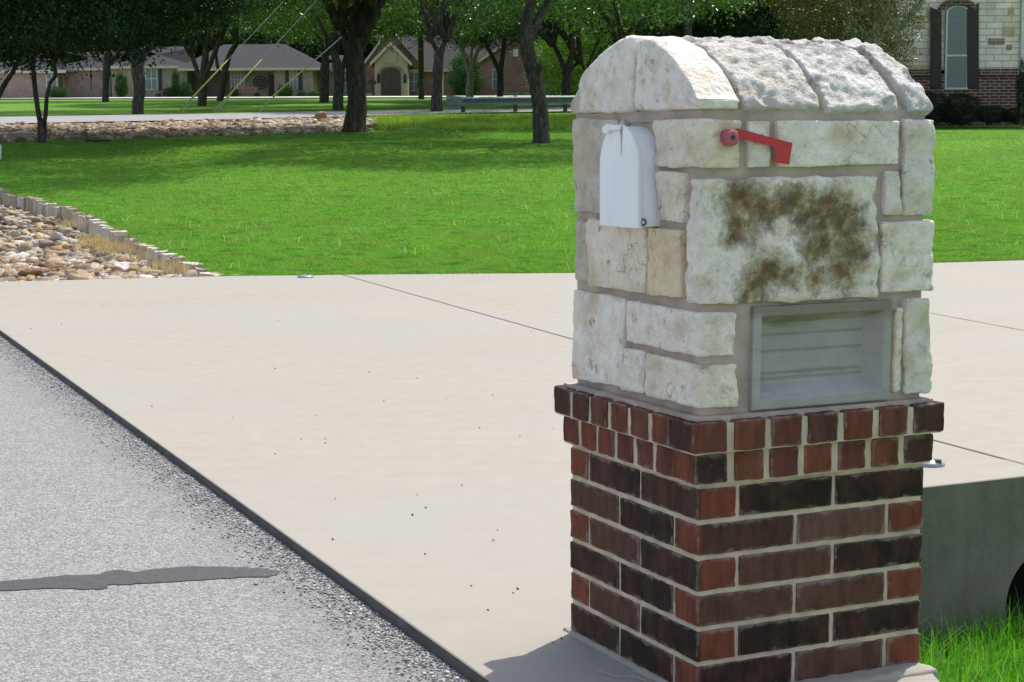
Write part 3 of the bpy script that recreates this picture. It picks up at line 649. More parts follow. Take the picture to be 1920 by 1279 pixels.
# ------------------------------------------------------------------ the pillar
PR = .4384
pil = thing('mailbox_pillar', 'tall mailbox pillar of pale limestone over dark red brick with arched stone top', 'mailbox', (.3865, 3.5943, 0), PR)
pil_inv = (Matrix.Translation((.3865, 3.5943, 0)) @ Matrix.Rotation(PR, 4, 'Z')).inverted()
W = .585
def onface(x, y, face, o=0):
    """pixel -> (u, z) on the pillar's left (x=-o) or right (y=-o) plane, pillar coordinates"""
    c0 = pil_inv @ CAM; d = pil_inv.to_3x3() @ ray(x, y); k = 0 if face == 'L' else 1
    t = (-o-c0[k])/d[k]; p = c0+d*t; return (p[1-k], p[2])
EDGEATTR = {}
def rbox(dims, r, res, mapf, seed=0, amp=.004, fine=.0012, fscale=16, col=(1, 1, 1), wt=(1, 1, 1)):
    """rounded, roughened box surface. dims metres; mapf maps metric box coords -> pillar coords"""
    hx, hy, hz = [d/2 for d in dims]; H = (hx, hy, hz); vs = {}; V = []; Fc = []; E_ = []; AX = []
    for d in dims:
        h = d/2; k = max(1, int(math.ceil((d-2*r)/res))); a = [-h+r+(d-2*r)*i/k for i in range(k+1)]
        AX.append([-h, -h+r*.35]+a+[h-r*.35, h])
    n = [len(a)-1 for a in AX]
    def vert(i, j, k):
        key = (i, j, k)
        if key in vs: return vs[key]
        p = Vector((AX[0][i], AX[1][j], AX[2][k]))
        q = Vector([max(-(H[a]-r), min(H[a]-r, p[a])) for a in range(3)]); d = p-q
        nr = d.normalized() if d.length > 1e-9 else Vector((0, 0, 1)); p2 = q+nr*r
        wgt = sum(wt[a]*nr[a]*nr[a] for a in range(3))
        o = Vector((seed*3.7, seed*1.3, seed)); nn = noise.fractal(p2*fscale+o, 1, 2.1, 4)*amp
        cre = 1-abs(noise.noise(p2*fscale*.75+o*2))*3.2
        if cre > 0: nn -= cre**3*amp*.45
        p2 = p2+nr*(nn+amp*.2 + noise.noise(p2*90+Vector((seed, 0, 0)))*fine)*wgt
        ds = sorted([H[a]-abs(p[a]) for a in range(3)]); e = max(0, 1-ds[1]/.009)
        vs[key] = len(V); V.append(mapf(p2)); E_.append(e); return vs[key]
    for ax in range(3):
        a, b2 = [t for t in range(3) if t != ax]
        for side in (0, n[ax]):
            for i in range(n[a]):
                for j in range(n[b2]):
                    ids = []
                    for di, dj in ((0, 0), (1, 0), (1, 1), (0, 1)):
                        k = [0, 0, 0]; k[ax] = side; k[a] = i+di; k[b2] = j+dj; ids.append(vert(*k))
                    Fc.append(tuple(ids))
    return V, Fc, E_
class SB(MB):
    def __init__(s): super().__init__(); s.e = []
    def rb(s, V, Fc, E_, col, mi=0): s.add(V, Fc, col, mi); s.e += E_
    def build(s, *a, **k):
        o = super().build(*a, **k)
        at_ = o.data.attributes.new('edge', 'FLOAT', 'POINT'); at_.data.foreach_set('value', np.array(s.e, np.float32)); return o
def cuboid(sb, a, b2, col, r=.0022, res=.012, amp=.0016, seed=0, mi=0, fine=.0006, fs=30):
    a = Vector(a); b2 = Vector(b2); c = (a+b2)/2; V, Fc, E_ = rbox(b2-a, r, res, lambda p: p+c, seed, amp, fine, fs)
    if callable(col): col = [col(v) for v in V]
    sb.rb(V, Fc, E_, col, mi)
DK = (.038, .024, .018); BK = (.026, .017, .013); BR = (.092, .050, .034); DB = (.056, .031, .022); RD = (.165, .052, .030); PB = (.125, .070, .052)
CO = .0762; Z0 = .4602; T = .094
sb = SB(); sd_ = 0
lcol = {0: [DB, DK, RD], 1: [None, BK, BR], 2: [DK, BR, RD], 3: [None, BK, DK], 4: [BK, BR, RD], 5: [None, BK, DK]}
rcol = {0: [RD, BK, BK], 1: [DB, PB, RD], 2: [RD, BR, BK], 3: [BR, BR, RD], 4: [RD, BK, BK], 5: [BK, BR, RD]}
for k in range(6):
    z1 = Z0-k*CO-.006; z0 = Z0-(k+1)*CO+.006; jit = lambda: random.uniform(-.0015, .0015)
    if k % 2 == 0:
        lf = [(0, .242), (.252, .488), (.498, W)]; rf = [(T+.010, .338), (.349, W)]
    else:
        lf = [(T+.010, .338), (.348, W)]; rf = [(0, .240), (.251, .482), (.494, W)]
    def two(lc, rc): return lambda v: (rc if (v[1] < .004 and v[0] > .003) else lc)
    cl_ = lcol[k]; cr_ = rcol[k]
    for i, (a, b2) in enumerate(lf):
        sd_ += 1; j = jit(); lc = cl_[i] if k % 2 == 0 else cl_[i+1]
        cuboid(sb, (j, a, z0), (T, b2, z1), two(lc, cr_[0]) if i == 0 and k % 2 == 0 else lc, seed=sd_)
    for i, (a, b2) in enumerate(rf):
        sd_ += 1; j = jit(); rc = cr_[i+1] if k % 2 == 0 else cr_[i]
        cuboid(sb, (a, j, z0), (b2, T, z1), two(RD, rc) if i == 0 and k % 2 else rc, seed=sd_)
    for a, b2 in ((T+.01, .33), (.34, W-T-.01) ):     # rear sides
        sd_ += 1; cuboid(sb, (W-T, a, z0), (W, b2, z1), random.choice([BR, DK, BK]), seed=sd_, res=.03)
        sd_ += 1; cuboid(sb, (a-.005, W-T, z0), (b2-.005, W-.001, z1), random.choice([BR, DK, BK]), seed=sd_, res=.03)
    cuboid(sb, (W-T+.0, W-T, z0), (W, W-.001, z1), RD, seed=sd_+50, res=.03)
brick = sb.build('brick_base', M['brick'], pil, smooth=True)
def ring(z0, z1, p, pitch, name):
    sb = SB(); n = round((W+2*p-.01)/pitch); pt = (W+2*p)/n; g = .009; lo, hi = -p, W+p; k = 0
    for i in range(n):
        a = lo+i*pt+(g if i else 0); b2 = lo+(i+1)*pt-(g if i < n-1 else 0); d = .10
        col = lambda: random.choice([RD, RD, (.15, .048, .029), (.16, .06, .036), (.12, .04, .03), (.13, .05, .035), (.075, .034, .026)])
        for f in range(4):
            k += 1; j = random.uniform(-.0025, .0025); s_ = 400+k+int(z0*1000)
            c1 = col()
            if f == 0: # right face (y = lo), includes the corner
                cc = (DK if name == 'b' else (.14, .05, .035)) if i == 0 else c1
                if i == n-1: cc = DB
                cuboid(sb, (a, lo+j, z0), (b2, lo+d, z1), (lambda v, cc=cc: cc if v[1] < lo+.006 else (DK if name == 'a' else RD)) if i == 0 else cc, seed=s_, r=.004, amp=.002)
            elif f == 1 and i > 0:
                if a > lo+d-.02: cuboid(sb, (lo+j, a, z0), (lo+d, b2, z1), DB if i == n-1 and name == 'a' else c1, seed=s_, r=.004, amp=.002)
            elif f == 2 and 0 < i < n-1: cuboid(sb, (hi-d, a, z0), (hi+j, b2, z1), c1, seed=s_, res=.03)
            elif f == 3 and 0 < i < n-1: cuboid(sb, (a, hi-d, z0), (b2, hi+j, z1), c1, seed=s_, res=.03)
    cuboid(sb, (hi-d, hi-d+.01, z0), (hi, hi, z1), RD, seed=77, res=.03)
    return sb
ring(.537, .601, .031, .0865, 'a').build('rowlock_course', M['brick'], pil, smooth=True)
ring(.4685, .530, .015, .086, 'b').build('rowlock_course', M['brick'], pil, smooth=True)
mo = MB().box((.0032, .0042, .003), (W-.004, W-.004, .4645)).box((-.0105, -.0100, .4655), (W+.010, W+.010, .5335)).box((-.0265, -.026, .5345), (W+.026, W+.026, .596))
mo.build('brick_mortar', M['mortar'], brick)
MB().box((-.012, -.012, .5965), (W+.012, W+.012, .6085)).box((.016, .042, .608), (W-.006, W-.006, 1.245)).box((.0130, .0125, .609), (.136, .0415, .842)).box((.484, .0125, .609), (W-.007, .0415, .842)).box((.1365, .0127, .6092), (.4835, .0413, .619)).box((.0130, .0124, .8425), (W-.007, .0414, 1.2445)).box((.1365, .0127, .826), (.4835, .0413, .842)).build('stone_mortar', M['mortar_pink'], pil)
fo = SB(); cuboid(fo, (-.010, -.06, -.12), (W+.008, W+.03, .0085), (.9, .9, .85), r=.012, res=.02, amp=.006, seed=5)
fo.build('footing', M['concrete'], pil, smooth=True)

# --- stone blocks
SBW = .597    # stone body outer size; faces at x=.004..SBW
def qmap(q, face, dep, out):
    """q = 4 (u,z) TL,TR,BR,BL ; returns dims and map from metric box (u, depth, z)"""
    (u0, z0), (u1, z1), (u2, z2), (u3, z3) = q
    wd = (abs(u1-u0)+abs(u2-u3))/2; ht = (abs(z0-z3)+abs(z1-z2))/2
    def f(p):
        s = p.x/wd+.5; t = p.z/ht+.5
        u = (u3*(1-s)+u2*s)*(1-t)+(u0*(1-s)+u1*s)*t; z = (z3*(1-s)+z2*s)*(1-t)+(z0*(1-s)+z1*s)*t
        o = p.y-dep/2+out     # outermost at p.y=+dep/2
        return Vector((-o, u, z)) if face == 'L' else Vector((u, -o, z))
    return (wd, dep, ht), f
st_ = SB()
WH = (1.02, 1.0, .97); CR = (1.0, .96, .86); GY = (.88, .87, .84); TN = (.95, .84, .62); DG = (.72, .70, .64)
def block(quad, face, col, dep=.06, out=.0, r=.004, amp=.010, seed=None, mi=0, px=True, fs=13, sbx=None):
    q = [onface(x, y, face, out) for x, y in quad] if px else quad
    if face == 'L':  # on the left face u runs toward the left of the picture
        pass
    cu = sum(a for a, _ in q)/4; cz = sum(b_ for _, b_ in q)/4; q = [(u-math.copysign(.0028, u-cu), z-math.copysign(.0022, z-cz)) for u, z in q]
    dims, f = qmap(q, face, dep, out); V, Fc, E_ = rbox(dims, r, .0065, f, seed or random.randint(1, 999), amp, .002, fs, wt=(.3, 1, .3))
    (sbx or st_).rb(V, Fc, E_, col, mi)
def corner(zl, zr, ul, ur, col, seed, r=.005, amp=.011, mi=0):
    """block wrapping the near corner. ul = extent up the left face, ur = extent along the right face;
       zl=(z0,z1) at far left, zr=(z0,z1) at far right end"""
    ul -= .003; ur -= .003; zl = (zl[0]+.0022, zl[1]-.0022); zr = (zr[0]+.0022, zr[1]-.0022)
    a = Vector((.0, .0, min(zl[0], zr[0]))); dims = (ur, ul, 1.0); h = ((zl[1]-zl[0])+(zr[1]-zr[0]))/2
    def f(p):
        x = p.x+ur/2; y = p.y+ul/2; t = p.z/h+.5; s = (x/ur-y/ul+1)/2
        z0 = zl[0]*(1-s)+zr[0]*s; z1 = zl[1]*(1-s)+zr[1]*s
        return Vector((x+.001, y+.001, z0+(z1-z0)*t))
    V, Fc, E_ = rbox((ur, ul, h), r, .0065, f, seed, amp, .002, 13, wt=(1, 1, .3)); st_.rb(V, Fc, E_, col, mi)
def uz(x, y, f): return onface(x, y, f)
# left face blocks (pixel outlines measured on the face plane)
block([(1074, 222), (1170, 224), (1170, 409), (1075, 397)], 'L', DG, seed=11, amp=.009)
block([(1230, 319), (1284, 321), (1281, 420), (1228, 414)], 'L', CR, seed=12)
block([(1075, 409), (1101, 412), (1103, 533), (1073, 528)], 'L', DG, seed=13, r=.012)
block([(1104, 410), (1210, 424), (1211, 553), (1104, 536)], 'L', CR, seed=14)
block([(1213, 424), (1277, 430), (1276, 561), (1213, 553)], 'L', TN, seed=15)
block([(1073, 541), (1172, 558), (1167, 729), (1072, 711)], 'L', WH, seed=16, amp=.009)
block([(1169, 651), (1211, 658), (1206, 741), (1166, 731)], 'L', WH, seed=17)
# corner blocks
yl = lambda x, y: uz(x, y, 'L')[0]
corner((uz(1223, 312, 'L')[1], 1.226), (uz(1394, 317, 'R')[1], uz(1394, 224, 'R')[1]), yl(1223, 270), uz(1394, 270, 'R')[0]-.004, CR, 21)
corner((.842, 1.102), (.838, 1.103), yl(1286, 440), uz(1650, 440, 'R')[0]-.004, (.98, .97, .93), 22, r=.006, amp=.014, mi=1)
corner((uz(1174, 642, 'L')[1], uz(1174, 561, 'L')[1]), (uz(1387, 669, 'R')[1], uz(1387, 584, 'R')[1]), yl(1173, 600), uz(1387, 620, 'R')[0]-.004, WH, 23, amp=.009)
corner((uz(1211, 742, 'L')[1], uz(1211, 660, 'L')[1]), (.622, uz(1387, 681, 'R')[1]), yl(1211, 700), uz(1387, 720, 'R')[0]-.004, (1.0, .97, .88), 24, amp=.009)
# right face blocks
block([(1402, 225), (1448, 225), (1446, 315), (1402, 317)], 'R', WH, seed=31)
block([(1456, 224), (1690, 225), (1687, 310), (1459, 315)], 'R', WH, seed=32, amp=.006)
block([(1659, 319), (1690, 319), (1692, 404), (1658, 405)], 'R', GY, seed=34)
def rcorner(x0, y0, y1, col, seed, dep=.16):
    u0 = uz(x0, (y0+y1)/2, 'R')[0]; z1, z0 = uz(x0, y0, 'R')[1], uz(x0, y1, 'R')[1]; a = Vector((u0, 0, z0)); b2 = Vector((SBW, dep, z1)); c = (a+b2)/2
    V, Fc, E_ = rbox(b2-a, .005, .0065, lambda p: p+c, seed, .010, .002, 13, wt=(1, 1, .3)); st_.rb(V, Fc, E_, col)
rcorner(1697, 225, 405, GY, 33); rcorner(1655, 417, 549, WH, 35); rcorner(1700, 561, 740, GY, 37, .2)
block([(1679, 576), (1698, 574), (1693, 737), (1674, 740)], 'R', CR, seed=36, r=.008)
# rear and far sides (not seen from the street): coursed blocks
for zi, (z0, z1) in enumerate(((.62, .83), (.842, 1.02), (1.03, 1.23))):
    for a, b2 in ((.17 if zi < 2 else .17, .37), (.38, SBW-.004)):
        c = Vector((SBW-.04, (a+b2)/2+.002, (z0+z1)/2)); V, Fc, E_ = rbox(Vector((.078, b2-a, z1-z0)), .01, .02, lambda p: p+c, zi*7+61, .008); st_.rb(V, Fc, E_, WH)
        c = Vector(((a+b2)/2-.09, SBW-.045, (z0+z1)/2)); V, Fc, E_ = rbox(Vector((b2-a, .078, z1-z0)), .01, .02, lambda p: p+c, zi*7+71, .008); st_.rb(V, Fc, E_, WH)
st_.build('stone_body', [M['stone'], M['stone_stained']], pil, smooth=True)

# --- arched stone cap
ZS = 1.240; RI = .162; YC = .2925; HS = .297
RA = (HS*HS+RI*RI)/(2*RI); ZC = ZS+RI-RA; AMAX = math.asin(HS/RA)
def vault(sbx, x0, x1, s0, s1, th, col, seed, amp=.011, skew=0):
    """stone on the curved surface: x0..x1 along the axis, s0..s1 fraction of arc (-1 front springing .. 1 rear)"""
    arc = (s1-s0)*AMAX*RA
    def f(p):
        x = (x0+x1)/2+p.x; an = ((s0+s1)/2)*AMAX+p.y/RA; r_ = RA-th/2+p.z; x += skew*p.y
        return Vector((x, YC+r_*math.sin(an), ZC+r_*math.cos(an)))
    V, Fc, E_ = rbox((x1-x0, arc, th), .006, .0055, f, seed, amp*1.0, .0026, 22, wt=(.35, .35, 1)); sbx.rb(V, Fc, E_, col)
cap = SB(); capend = SB()
xb = [uz(1388, 210, 'R')[0], uz(1546, 207, 'R')[0], uz(1690, 210, 'R')[0]]
vault(cap, xb[0]+.012, xb[1]-.006, -.97, -.20, .07, (.98, .97, .93), 41)
vault(cap, xb[1]+.008, xb[2]-.008, -.985, -.20, .07, (1.05, 1.05, 1.05), 42)
vault(cap, xb[2]+.022, SBW-.010, -.99, -.02, .07, (.92, .93, .93), 43)
vault(cap, xb[2]+.022, SBW-.010, .0, .97, .07, GY, 44)
vault(cap, .17, .30, -.17, .10, .066, GY, 45, .012); vault(cap, .312, .44, -.17, .12, .066, WH, 46, .012); vault(cap, .452, xb[2]+.012, -.17, .1, .066, WH, 47, .012)
vault(cap, .12, .33, .14, .97, .07, WH, 48); vault(cap, .34, .50, .15, .97, .07, GY, 49)
# end stones: thick sector-shaped blocks, split by a vertical joint
def prof_y(y):
    d = abs(y-YC); 
    return max(.022, math.sqrt(max(0, RA*RA-d*d))+ZC-ZS)
def endstone(ya, yb, x0, x1, col, seed, amp=.009):
    h = .16
    def f(p):
        y = (ya+yb)/2+p.y; v = p.z/h+.5; z = ZS+.004+v*prof_y(y)*(1.0)
        return Vector(((x0+x1)/2+p.x, y, z))
    V, Fc, E_ = rbox((x1-x0, yb-ya, h), .012, .0065, f, seed, amp, .002, 13, wt=(1, .25, .6)); capend.rb(V, Fc, E_, col)
endstone(-.002, .270, -.004, xb[0]-.002, (1.0, .99, .97), 51)
endstone(.278, .535, -.004, .11, (1.0, .99, .97), 52)
endstone(.532, .588, .002, .10, DG, 53, .008)
vault(cap, .105, .162, -.20, .12, .066, GY, 54)
capend.build('cap_end_stones', M['stone'], pil, smooth=True)
cp = cap.build('stone_cap', M['rough_stone'], pil, smooth=True)
core = MB(); n = 24; pr_ = []
for k in range(n+1):
    an = (-1+2*k/n)*AMAX*.985; r_ = RA-.018; pr_.append((.045, YC+r_*math.sin(an), max(ZS-.02, ZC+r_*math.cos(an))))
core.prism(pr_, (W-.065, 0, 0)).box((.011, -.0+.012, ZS-.02), (.044, W-.012, ZS+.003)); core.build('cap_mortar', M['mortar_pink'], cp)

# --- recessed address plaque
pq = [(.131, .832), (.489, .832), (.486, .611), (.127, .611)]
O_ = -.001                                                      # face proud of the mortar
def pp(u, z, o): return Vector((u, o, z))
pm = MB(); outr = [(.130, .6135), (.487, .6135), (.490, .8325), (.133, .8325)]
fr = .021; inn = [(.130+fr, .6135+fr), (.487-fr, .6135+fr), (.490-fr, .8325-fr), (.133+fr, .8325-fr)]
bt = .034; bot = [(inn[0][0]+.012, inn[0][1]+bt*.85), (inn[1][0]-bt*.95, inn[1][1]+bt*.85), (inn[2][0]-bt*.95, inn[2][1]-bt*.55), (inn[3][0]+.012, inn[3][1]-bt*.55)]
V_ = [pp(u, z, .020) for u, z in outr]+[pp(u, z, O_) for u, z in outr]+[pp(u, z, O_) for u, z in inn]+[pp(u, z, .036) for u, z in bot]
Fs_ = []
for k in range(4):
    j = (k+1) % 4; Fs_ += [(k, j, j+4, k+4), (k+4, j+4, j+8, k+8), (k+8, j+8, j+12, k+12)]
Fs_.append((12, 13, 14, 15)); pm.add(V_, Fs_)
for zz in (.672, .684, .731, .766):
    pm.box((.168, .0350, zz), (.450, .0362, zz+.003))
mt, nt, b = mat('plaque_concrete'); v = coords(nt); n1 = noise_n(nt, v, 8, 6, .6); v2 = coords(nt, (1, 1, 9)); n2 = noise_n(nt, v2, 5, 5, .6)
c = ramp(nt, n1, [(.3, (.30, .285, .265)), (.7, (.40, .385, .355))]); c = mix(nt, ramp(nt, n2, [(.55, (0, 0, 0)), (.68, (.6, .6, .6))]), c, (.24, .24, .23))
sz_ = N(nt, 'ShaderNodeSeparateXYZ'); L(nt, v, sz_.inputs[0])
c = mix(nt, ramp(nt, math_n(nt, 'ADD', sz_.outputs[2], math_n(nt, 'MULTIPLY', noise_n(nt, v, 11, 4), .08)), [(.835, (0, 0, 0)), (.85, (.75, .75, .75))]), c, (.17, .16, .10))  # shade of the recess's top bevel painted in as a dark olive tone
L(nt, c, b.inputs['Base Color']); b.inputs['Roughness'].default_value = .85; bump(nt, b, n2, .002); M['plaque'] = mt
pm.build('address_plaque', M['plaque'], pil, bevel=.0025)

# --- white metal mailbox let into the left face
def solve_out(x, y, u):
    lo, hi = 0., .2
    for _ in range(40):
        mdl = (lo+hi)/2
        if onface(x, y, 'L', mdl)[0] > u: lo = mdl
        else: hi = mdl
    return lo
u_r = onface(1227, 425, 'L')[0]; PO = max(.03, min(.11, solve_out(1196, 429, u_r)))
u_l = onface(1124, 420, 'L', PO)[0]; zb = onface(1196, 429, 'L', PO)[1]; zt = onface(1158, 234, 'L', PO)[1]
def uprof(inset=0, n=20):
    ya, yb = u_r+inset, u_l-inset; c = (ya+yb)/2; r_ = (yb-ya)/2; z_ = zt-inset; zc = z_-r_*1.02
    pts = [(ya, zb+inset)]
    pts += [(c-r_*math.cos(math.pi*k/n), zc+r_*1.02*math.sin(math.pi*k/n)) for k in range(n+1)]
    pts.append((yb, zb+inset)); return pts
mbx = MB().prism([(.03, y, z) for y, z in uprof(.0035)], (-(PO-.010)-.03, 0, 0)).build('mailbox', M['white_metal'], pil, bevel=.0008)
MB().prism([(-(PO-.0095), y, z) for y, z in uprof(0)], (-.0095, 0, 0)).build('mailbox_door', M['white_metal'], mbx, bevel=.0022)
tabc = onface(1141, 243, 'L', PO); t1 = onface(1163, 236, 'L', PO)
tab = MB(); tp = []
for k in range(16):
    th = 2*math.pi*k/16; tp.append((-PO-.004, tabc[0]-.002+.015*math.cos(th), tabc[1]+.0+.009*math.sin(th)))
tab.prism(tp, (-.006, 0, 0)); tab.prism([(-PO-.002, t1[0]-.010, t1[1]+.001), (-PO-.002, tabc[0], tabc[1]+.012), (-PO-.002, tabc[0], tabc[1]-.004), (-PO-.002, t1[0]-.010, t1[1]-.008)], (-.006, 0, 0))
tab.build('pull_tab', M['white_metal'], mbx, bevel=.0018)
rs = MB().prism([(-PO-.0006, t1[0]+a, z) for a, z in ((.001, t1[1]-.001), (-.001, t1[1]-.014), (-.0045, t1[1]-.03), (-.005, t1[1]-.066), (-.0065, t1[1]-.05), (-.0075, t1[1]-.026), (-.009, t1[1]-.012), (-.009, t1[1]))], (-.0006, 0, 0))
rs.build('rust_streak', M['rust'], mbx)
def onside(x, y): # pixel -> (x, z) on the mailbox's right side plane y=u_r
    c0 = pil_inv @ CAM; d = pil_inv.to_3x3() @ ray(x, y); t = (u_r-c0[1])/d[1]; p = c0+d*t; return p.x, p.z
hx_, hz_ = onside(1207, 417)
ringm = MB(); ringm.tube([(hx_+.0065*math.cos(t_*.3927), u_r+.0015, hz_+.0065*math.sin(t_*.3927)) for t_ in range(17)], .0017, 6, cap=False)
ringm.build('hinge_pin', M['dark_metal'], mbx, smooth=True)

# --- red flag
def fp(x, y, o): u, z = onface(x, y, 'R', o); return Vector((u, -o, z))
flag_o = .018; fl = MB()
arm = [(1384, 241), (1486, 268), (1480, 309), (1452, 304), (1457, 277), (1384, 259)]
fl.prism([fp(x, y, flag_o) for x, y in arm], (0, .0025, 0))
e1, e2 = fp(1384, 241, flag_o), fp(1486, 268, flag_o); fl.prism([e1, e2, e2+Vector((0, .011, 0)), e1+Vector((0, .011, 0))], (0, 0, -.002))
flo = fl.build('flag', M['red_paint'], pil, bevel=.0007)
hc = fp(1373, 258, .02); hb = MB(); hb.tube([hc+Vector((0, .025, 0)), hc+Vector((0, .006, 0)), hc+Vector((0, 0, 0)), hc+Vector((0, -.003, 0))], [.0175, .0178, .0165, .012], 28)
hb.build('flag_hub', M['faded_red'], flo, smooth=False)
MB().tube([hc+Vector((0, -.002, 0)), hc+Vector((0, -.0045, 0))], [.0055, .0052], 14).build('hub_hole', M['dark_metal'], flo)

# --- small round metal markers set on the driveway
def marker(px, py, label, r_=.055):
    p = onz(px, py, 0); t = thing('driveway_marker', label, 'marker', (p.x, p.y, 0), group='round metal driveway markers')
    prof_ = [(r_, .001), (r_, .006), (r_*.86, .014), (r_*.62, .021), (r_*.3, .0245), (.001, .0255)]
    mbb = MB(); n = 28; V = [(a*math.cos(2*math.pi*k/n), a*math.sin(2*math.pi*k/n), z) for a, z in prof_ for k in range(n)]
    mbb.add(V, [(i*n+k, i*n+(k+1) % n, (i+1)*n+(k+1) % n, (i+1)*n+k) for i in range(len(prof_)-1) for k in range(n)]); mbb.build('dome', M['galv'], t, smooth=True)
    MB().box((.012, -.040, .012), (.034, -.018, .026)).build('lens', M['dark_metal'], t, bevel=.002)
marker(573, 520, 'small round metal marker at the lawn edge of the driveway', .075)
marker(1743, 872, 'small round metal marker half hidden behind the brick pillar', .055)

# ------------------------------------------------------------------ foliage prototypes
def leaf_mesh(name, n_cl, n_leaf, rad, ctr_z, size, material, bottom=-.35, seed=1, spread=.5, lump=.35, aspect=.38, shell=.75):
    g = np.random.default_rng(seed); C = []
    while len(C) < n_cl:
        d = g.normal(size=3); d /= np.linalg.norm(d)
        rr_ = g.uniform(0, 1)**(1/3) if g.uniform() > shell else g.uniform(.78, 1.0)
        rr_ *= 1+lump*noise.noise(Vector(d*1.9)+Vector((seed*5.1, 0, 0)))+.18*noise.noise(Vector(d*5)+Vector((seed*5.1, 0, 0)))
        p = d*rr_
        if p[2] < bottom+.25*noise.noise(Vector((p[0]*3, p[1]*3, seed))): continue
        C.append(p*np.array(rad))
    C = np.array(C); n = n_cl*n_leaf
    cs = g.uniform(.6, 1.3, n_cl)*spread
    P = np.repeat(C, n_leaf, 0)+g.normal(size=(n, 3))*np.repeat(cs, n_leaf)[:, None]*np.array([.6, .6, .42])
    P[:, 2] += ctr_z
    D = g.normal(size=(n, 3)); D[:, 2] -= .9; D /= np.linalg.norm(D, axis=1)[:, None]
    U = g.normal(size=(n, 3)); Sd = np.cross(D, U); Sd /= np.linalg.norm(Sd, axis=1)[:, None]
    ln = size*g.uniform(.7, 1.35, n)[:, None]; wd = ln*aspect*.5
    Nn = np.cross(Sd, D)
    V = np.stack([P, P+D*ln*.45+Sd*wd+Nn*ln*.06, P+D*ln, P+D*ln*.45-Sd*wd+Nn*ln*.06], 1).reshape(-1, 3)
    b0 = np.arange(n)*4; F_ = np.stack([b0, b0+1, b0+2, b0+3], 1)
    me_o = np_mesh(name, V, F_, material); me = me_o.data; bpy.data.objects.remove(me_o); return me
CROWN = {
 'a': leaf_mesh('crown', 1150, 42, (5.0, 4.6, 3.6), 5.4, .15, M['leaf'], -.78, 1, .55),
 'b': leaf_mesh('crown', 1150, 42, (4.6, 5.0, 3.8), 5.8, .15, M['leaf'], -.78, 2, .55),
 'd': leaf_mesh('crown', 1500, 46, (5.2, 5.2, 3.9), 5.0, .15, M['leaf_dark'], -.85, 3, .6),
 'l': leaf_mesh('crown', 700, 40, (2.6, 2.6, 2.4), 3.4, .13, M['leaf_light'], -.9, 4, .5),
 'f': leaf_mesh('crown', 1500, 40, (7.5, 7.0, 6.2), 8.0, .30, M['leaf_far'], -.95, 5, 1.0, .4),
 's': leaf_mesh('crown', 500, 36, (1.9, 1.9, 2.0), 3.6, .09, M['leaf_autumn'], -.95, 6, .35),
 'h': leaf_mesh('foliage', 420, 40, (1, 1, .9), .72, .055, M['hedge'], -.9, 7, .13, .15, .5),
 'p': leaf_mesh('foliage', 300, 36, (1, 1, 1.0), .9, .10, M['shrub'], -.95, 8, .2, .3, .4)}

def tree(label, Y, trunk, crowns, pale=False, name='tree', group='trees on the lawns', cat='tree', seg=12):
    """trunk: list of polylines [(px,py,width_px),...] at distance Y; first point of the first is the base.
       crowns: list of (kind, px, dz, scale, dY)"""
    base = march(trunk[0][0][0], trunk[0][0][1]) if Y is None else at(trunk[0][0][0], trunk[0][0][1], Y)
    Y = base.y; t = thing(name, label, cat, tuple(base), 0, group)
    mb = MB()
    for bi, line in enumerate(trunk):
        pts = []; rd = []
        for i, (px, py, wp) in enumerate(q_[:3] for q_ in line):
            p = at(px, py, Y+((i*.22*(1 if bi % 2 else -1)) if bi else 0))-base; pts.append(p); rd.append(wp*Y/F_PX/2)
        # resample smoothly
        P2 = []; R2 = []
        for i in range(len(pts)-1):
            p0 = pts[max(i-1, 0)]; p1 = pts[i]; p2 = pts[i+1]; p3 = pts[min(i+2, len(pts)-1)]
            for k in range(5):
                u = k/5; q = .5*((2*p1)+(p2-p0)*u+(2*p0-5*p1+4*p2-p3)*u*u+(3*p1-p0-3*p2+p3)*u**3); P2.append(q); R2.append(rd[i]*(1-u)+rd[i+1]*u)
        P2.append(pts[-1]); R2.append(rd[-1])
        if bi == 0: P2[0].z -= .25; R2[0] *= 1.12; R2[1] *= 1.02
        mb.tube(P2, R2, seg, .22)
    # limbs running up into the crown
    ends = trunk if len(trunk) == 1 else [l for i, l in enumerate(trunk) if not any(j != i and abs(l[-1][0]-q[0][0])+abs(l[-1][1]-q[0][1]) < 16 for j, q in enumerate(trunk))]
    top = [at(*l[-1][:2], Y)-base for l in ends if len(l[-1]) == 3]
    rs_ = random.Random(len(label)*13+int(trunk[0][0][0]))
    for q in top:
        w0 = max(.05, trunk[0][-1][2]*Y/F_PX/2*.7)
        for k in range(4):
            a = rs_.uniform(0, 6.28); sp_ = rs_.uniform(1.2, 3.0); hh = rs_.uniform(1.6, 4)
            pl = [q+Vector((0, 0, -.1)), q+Vector((math.cos(a)*sp_*.35, math.sin(a)*sp_*.35, hh*.45)), q+Vector((math.cos(a)*sp_*.7, math.sin(a)*sp_*.7, hh*.75)), q+Vector((math.cos(a)*sp_, math.sin(a)*sp_, hh))]
            mb.tube(pl, [w0, w0*.7, w0*.45, w0*.2], 7, .2)
    mb.build('trunk', M['bark_pale' if pale else 'bark'], t, smooth=True)
    for kind, px, dz, s, dY in crowns:
        cx = (px-trunk[0][0][0])*Y/F_PX
        c = link(bpy.data.objects.new('crown', CROWN[kind])); c.parent = t; c.location = (cx, dY+(4.5 if 58 < Y < 90 else 0), dz); c.scale = (s, s, s*rs_.uniform(.8, .9)); c.rotation_euler = (0, 0, rs_.uniform(0, 6.28))
    return t

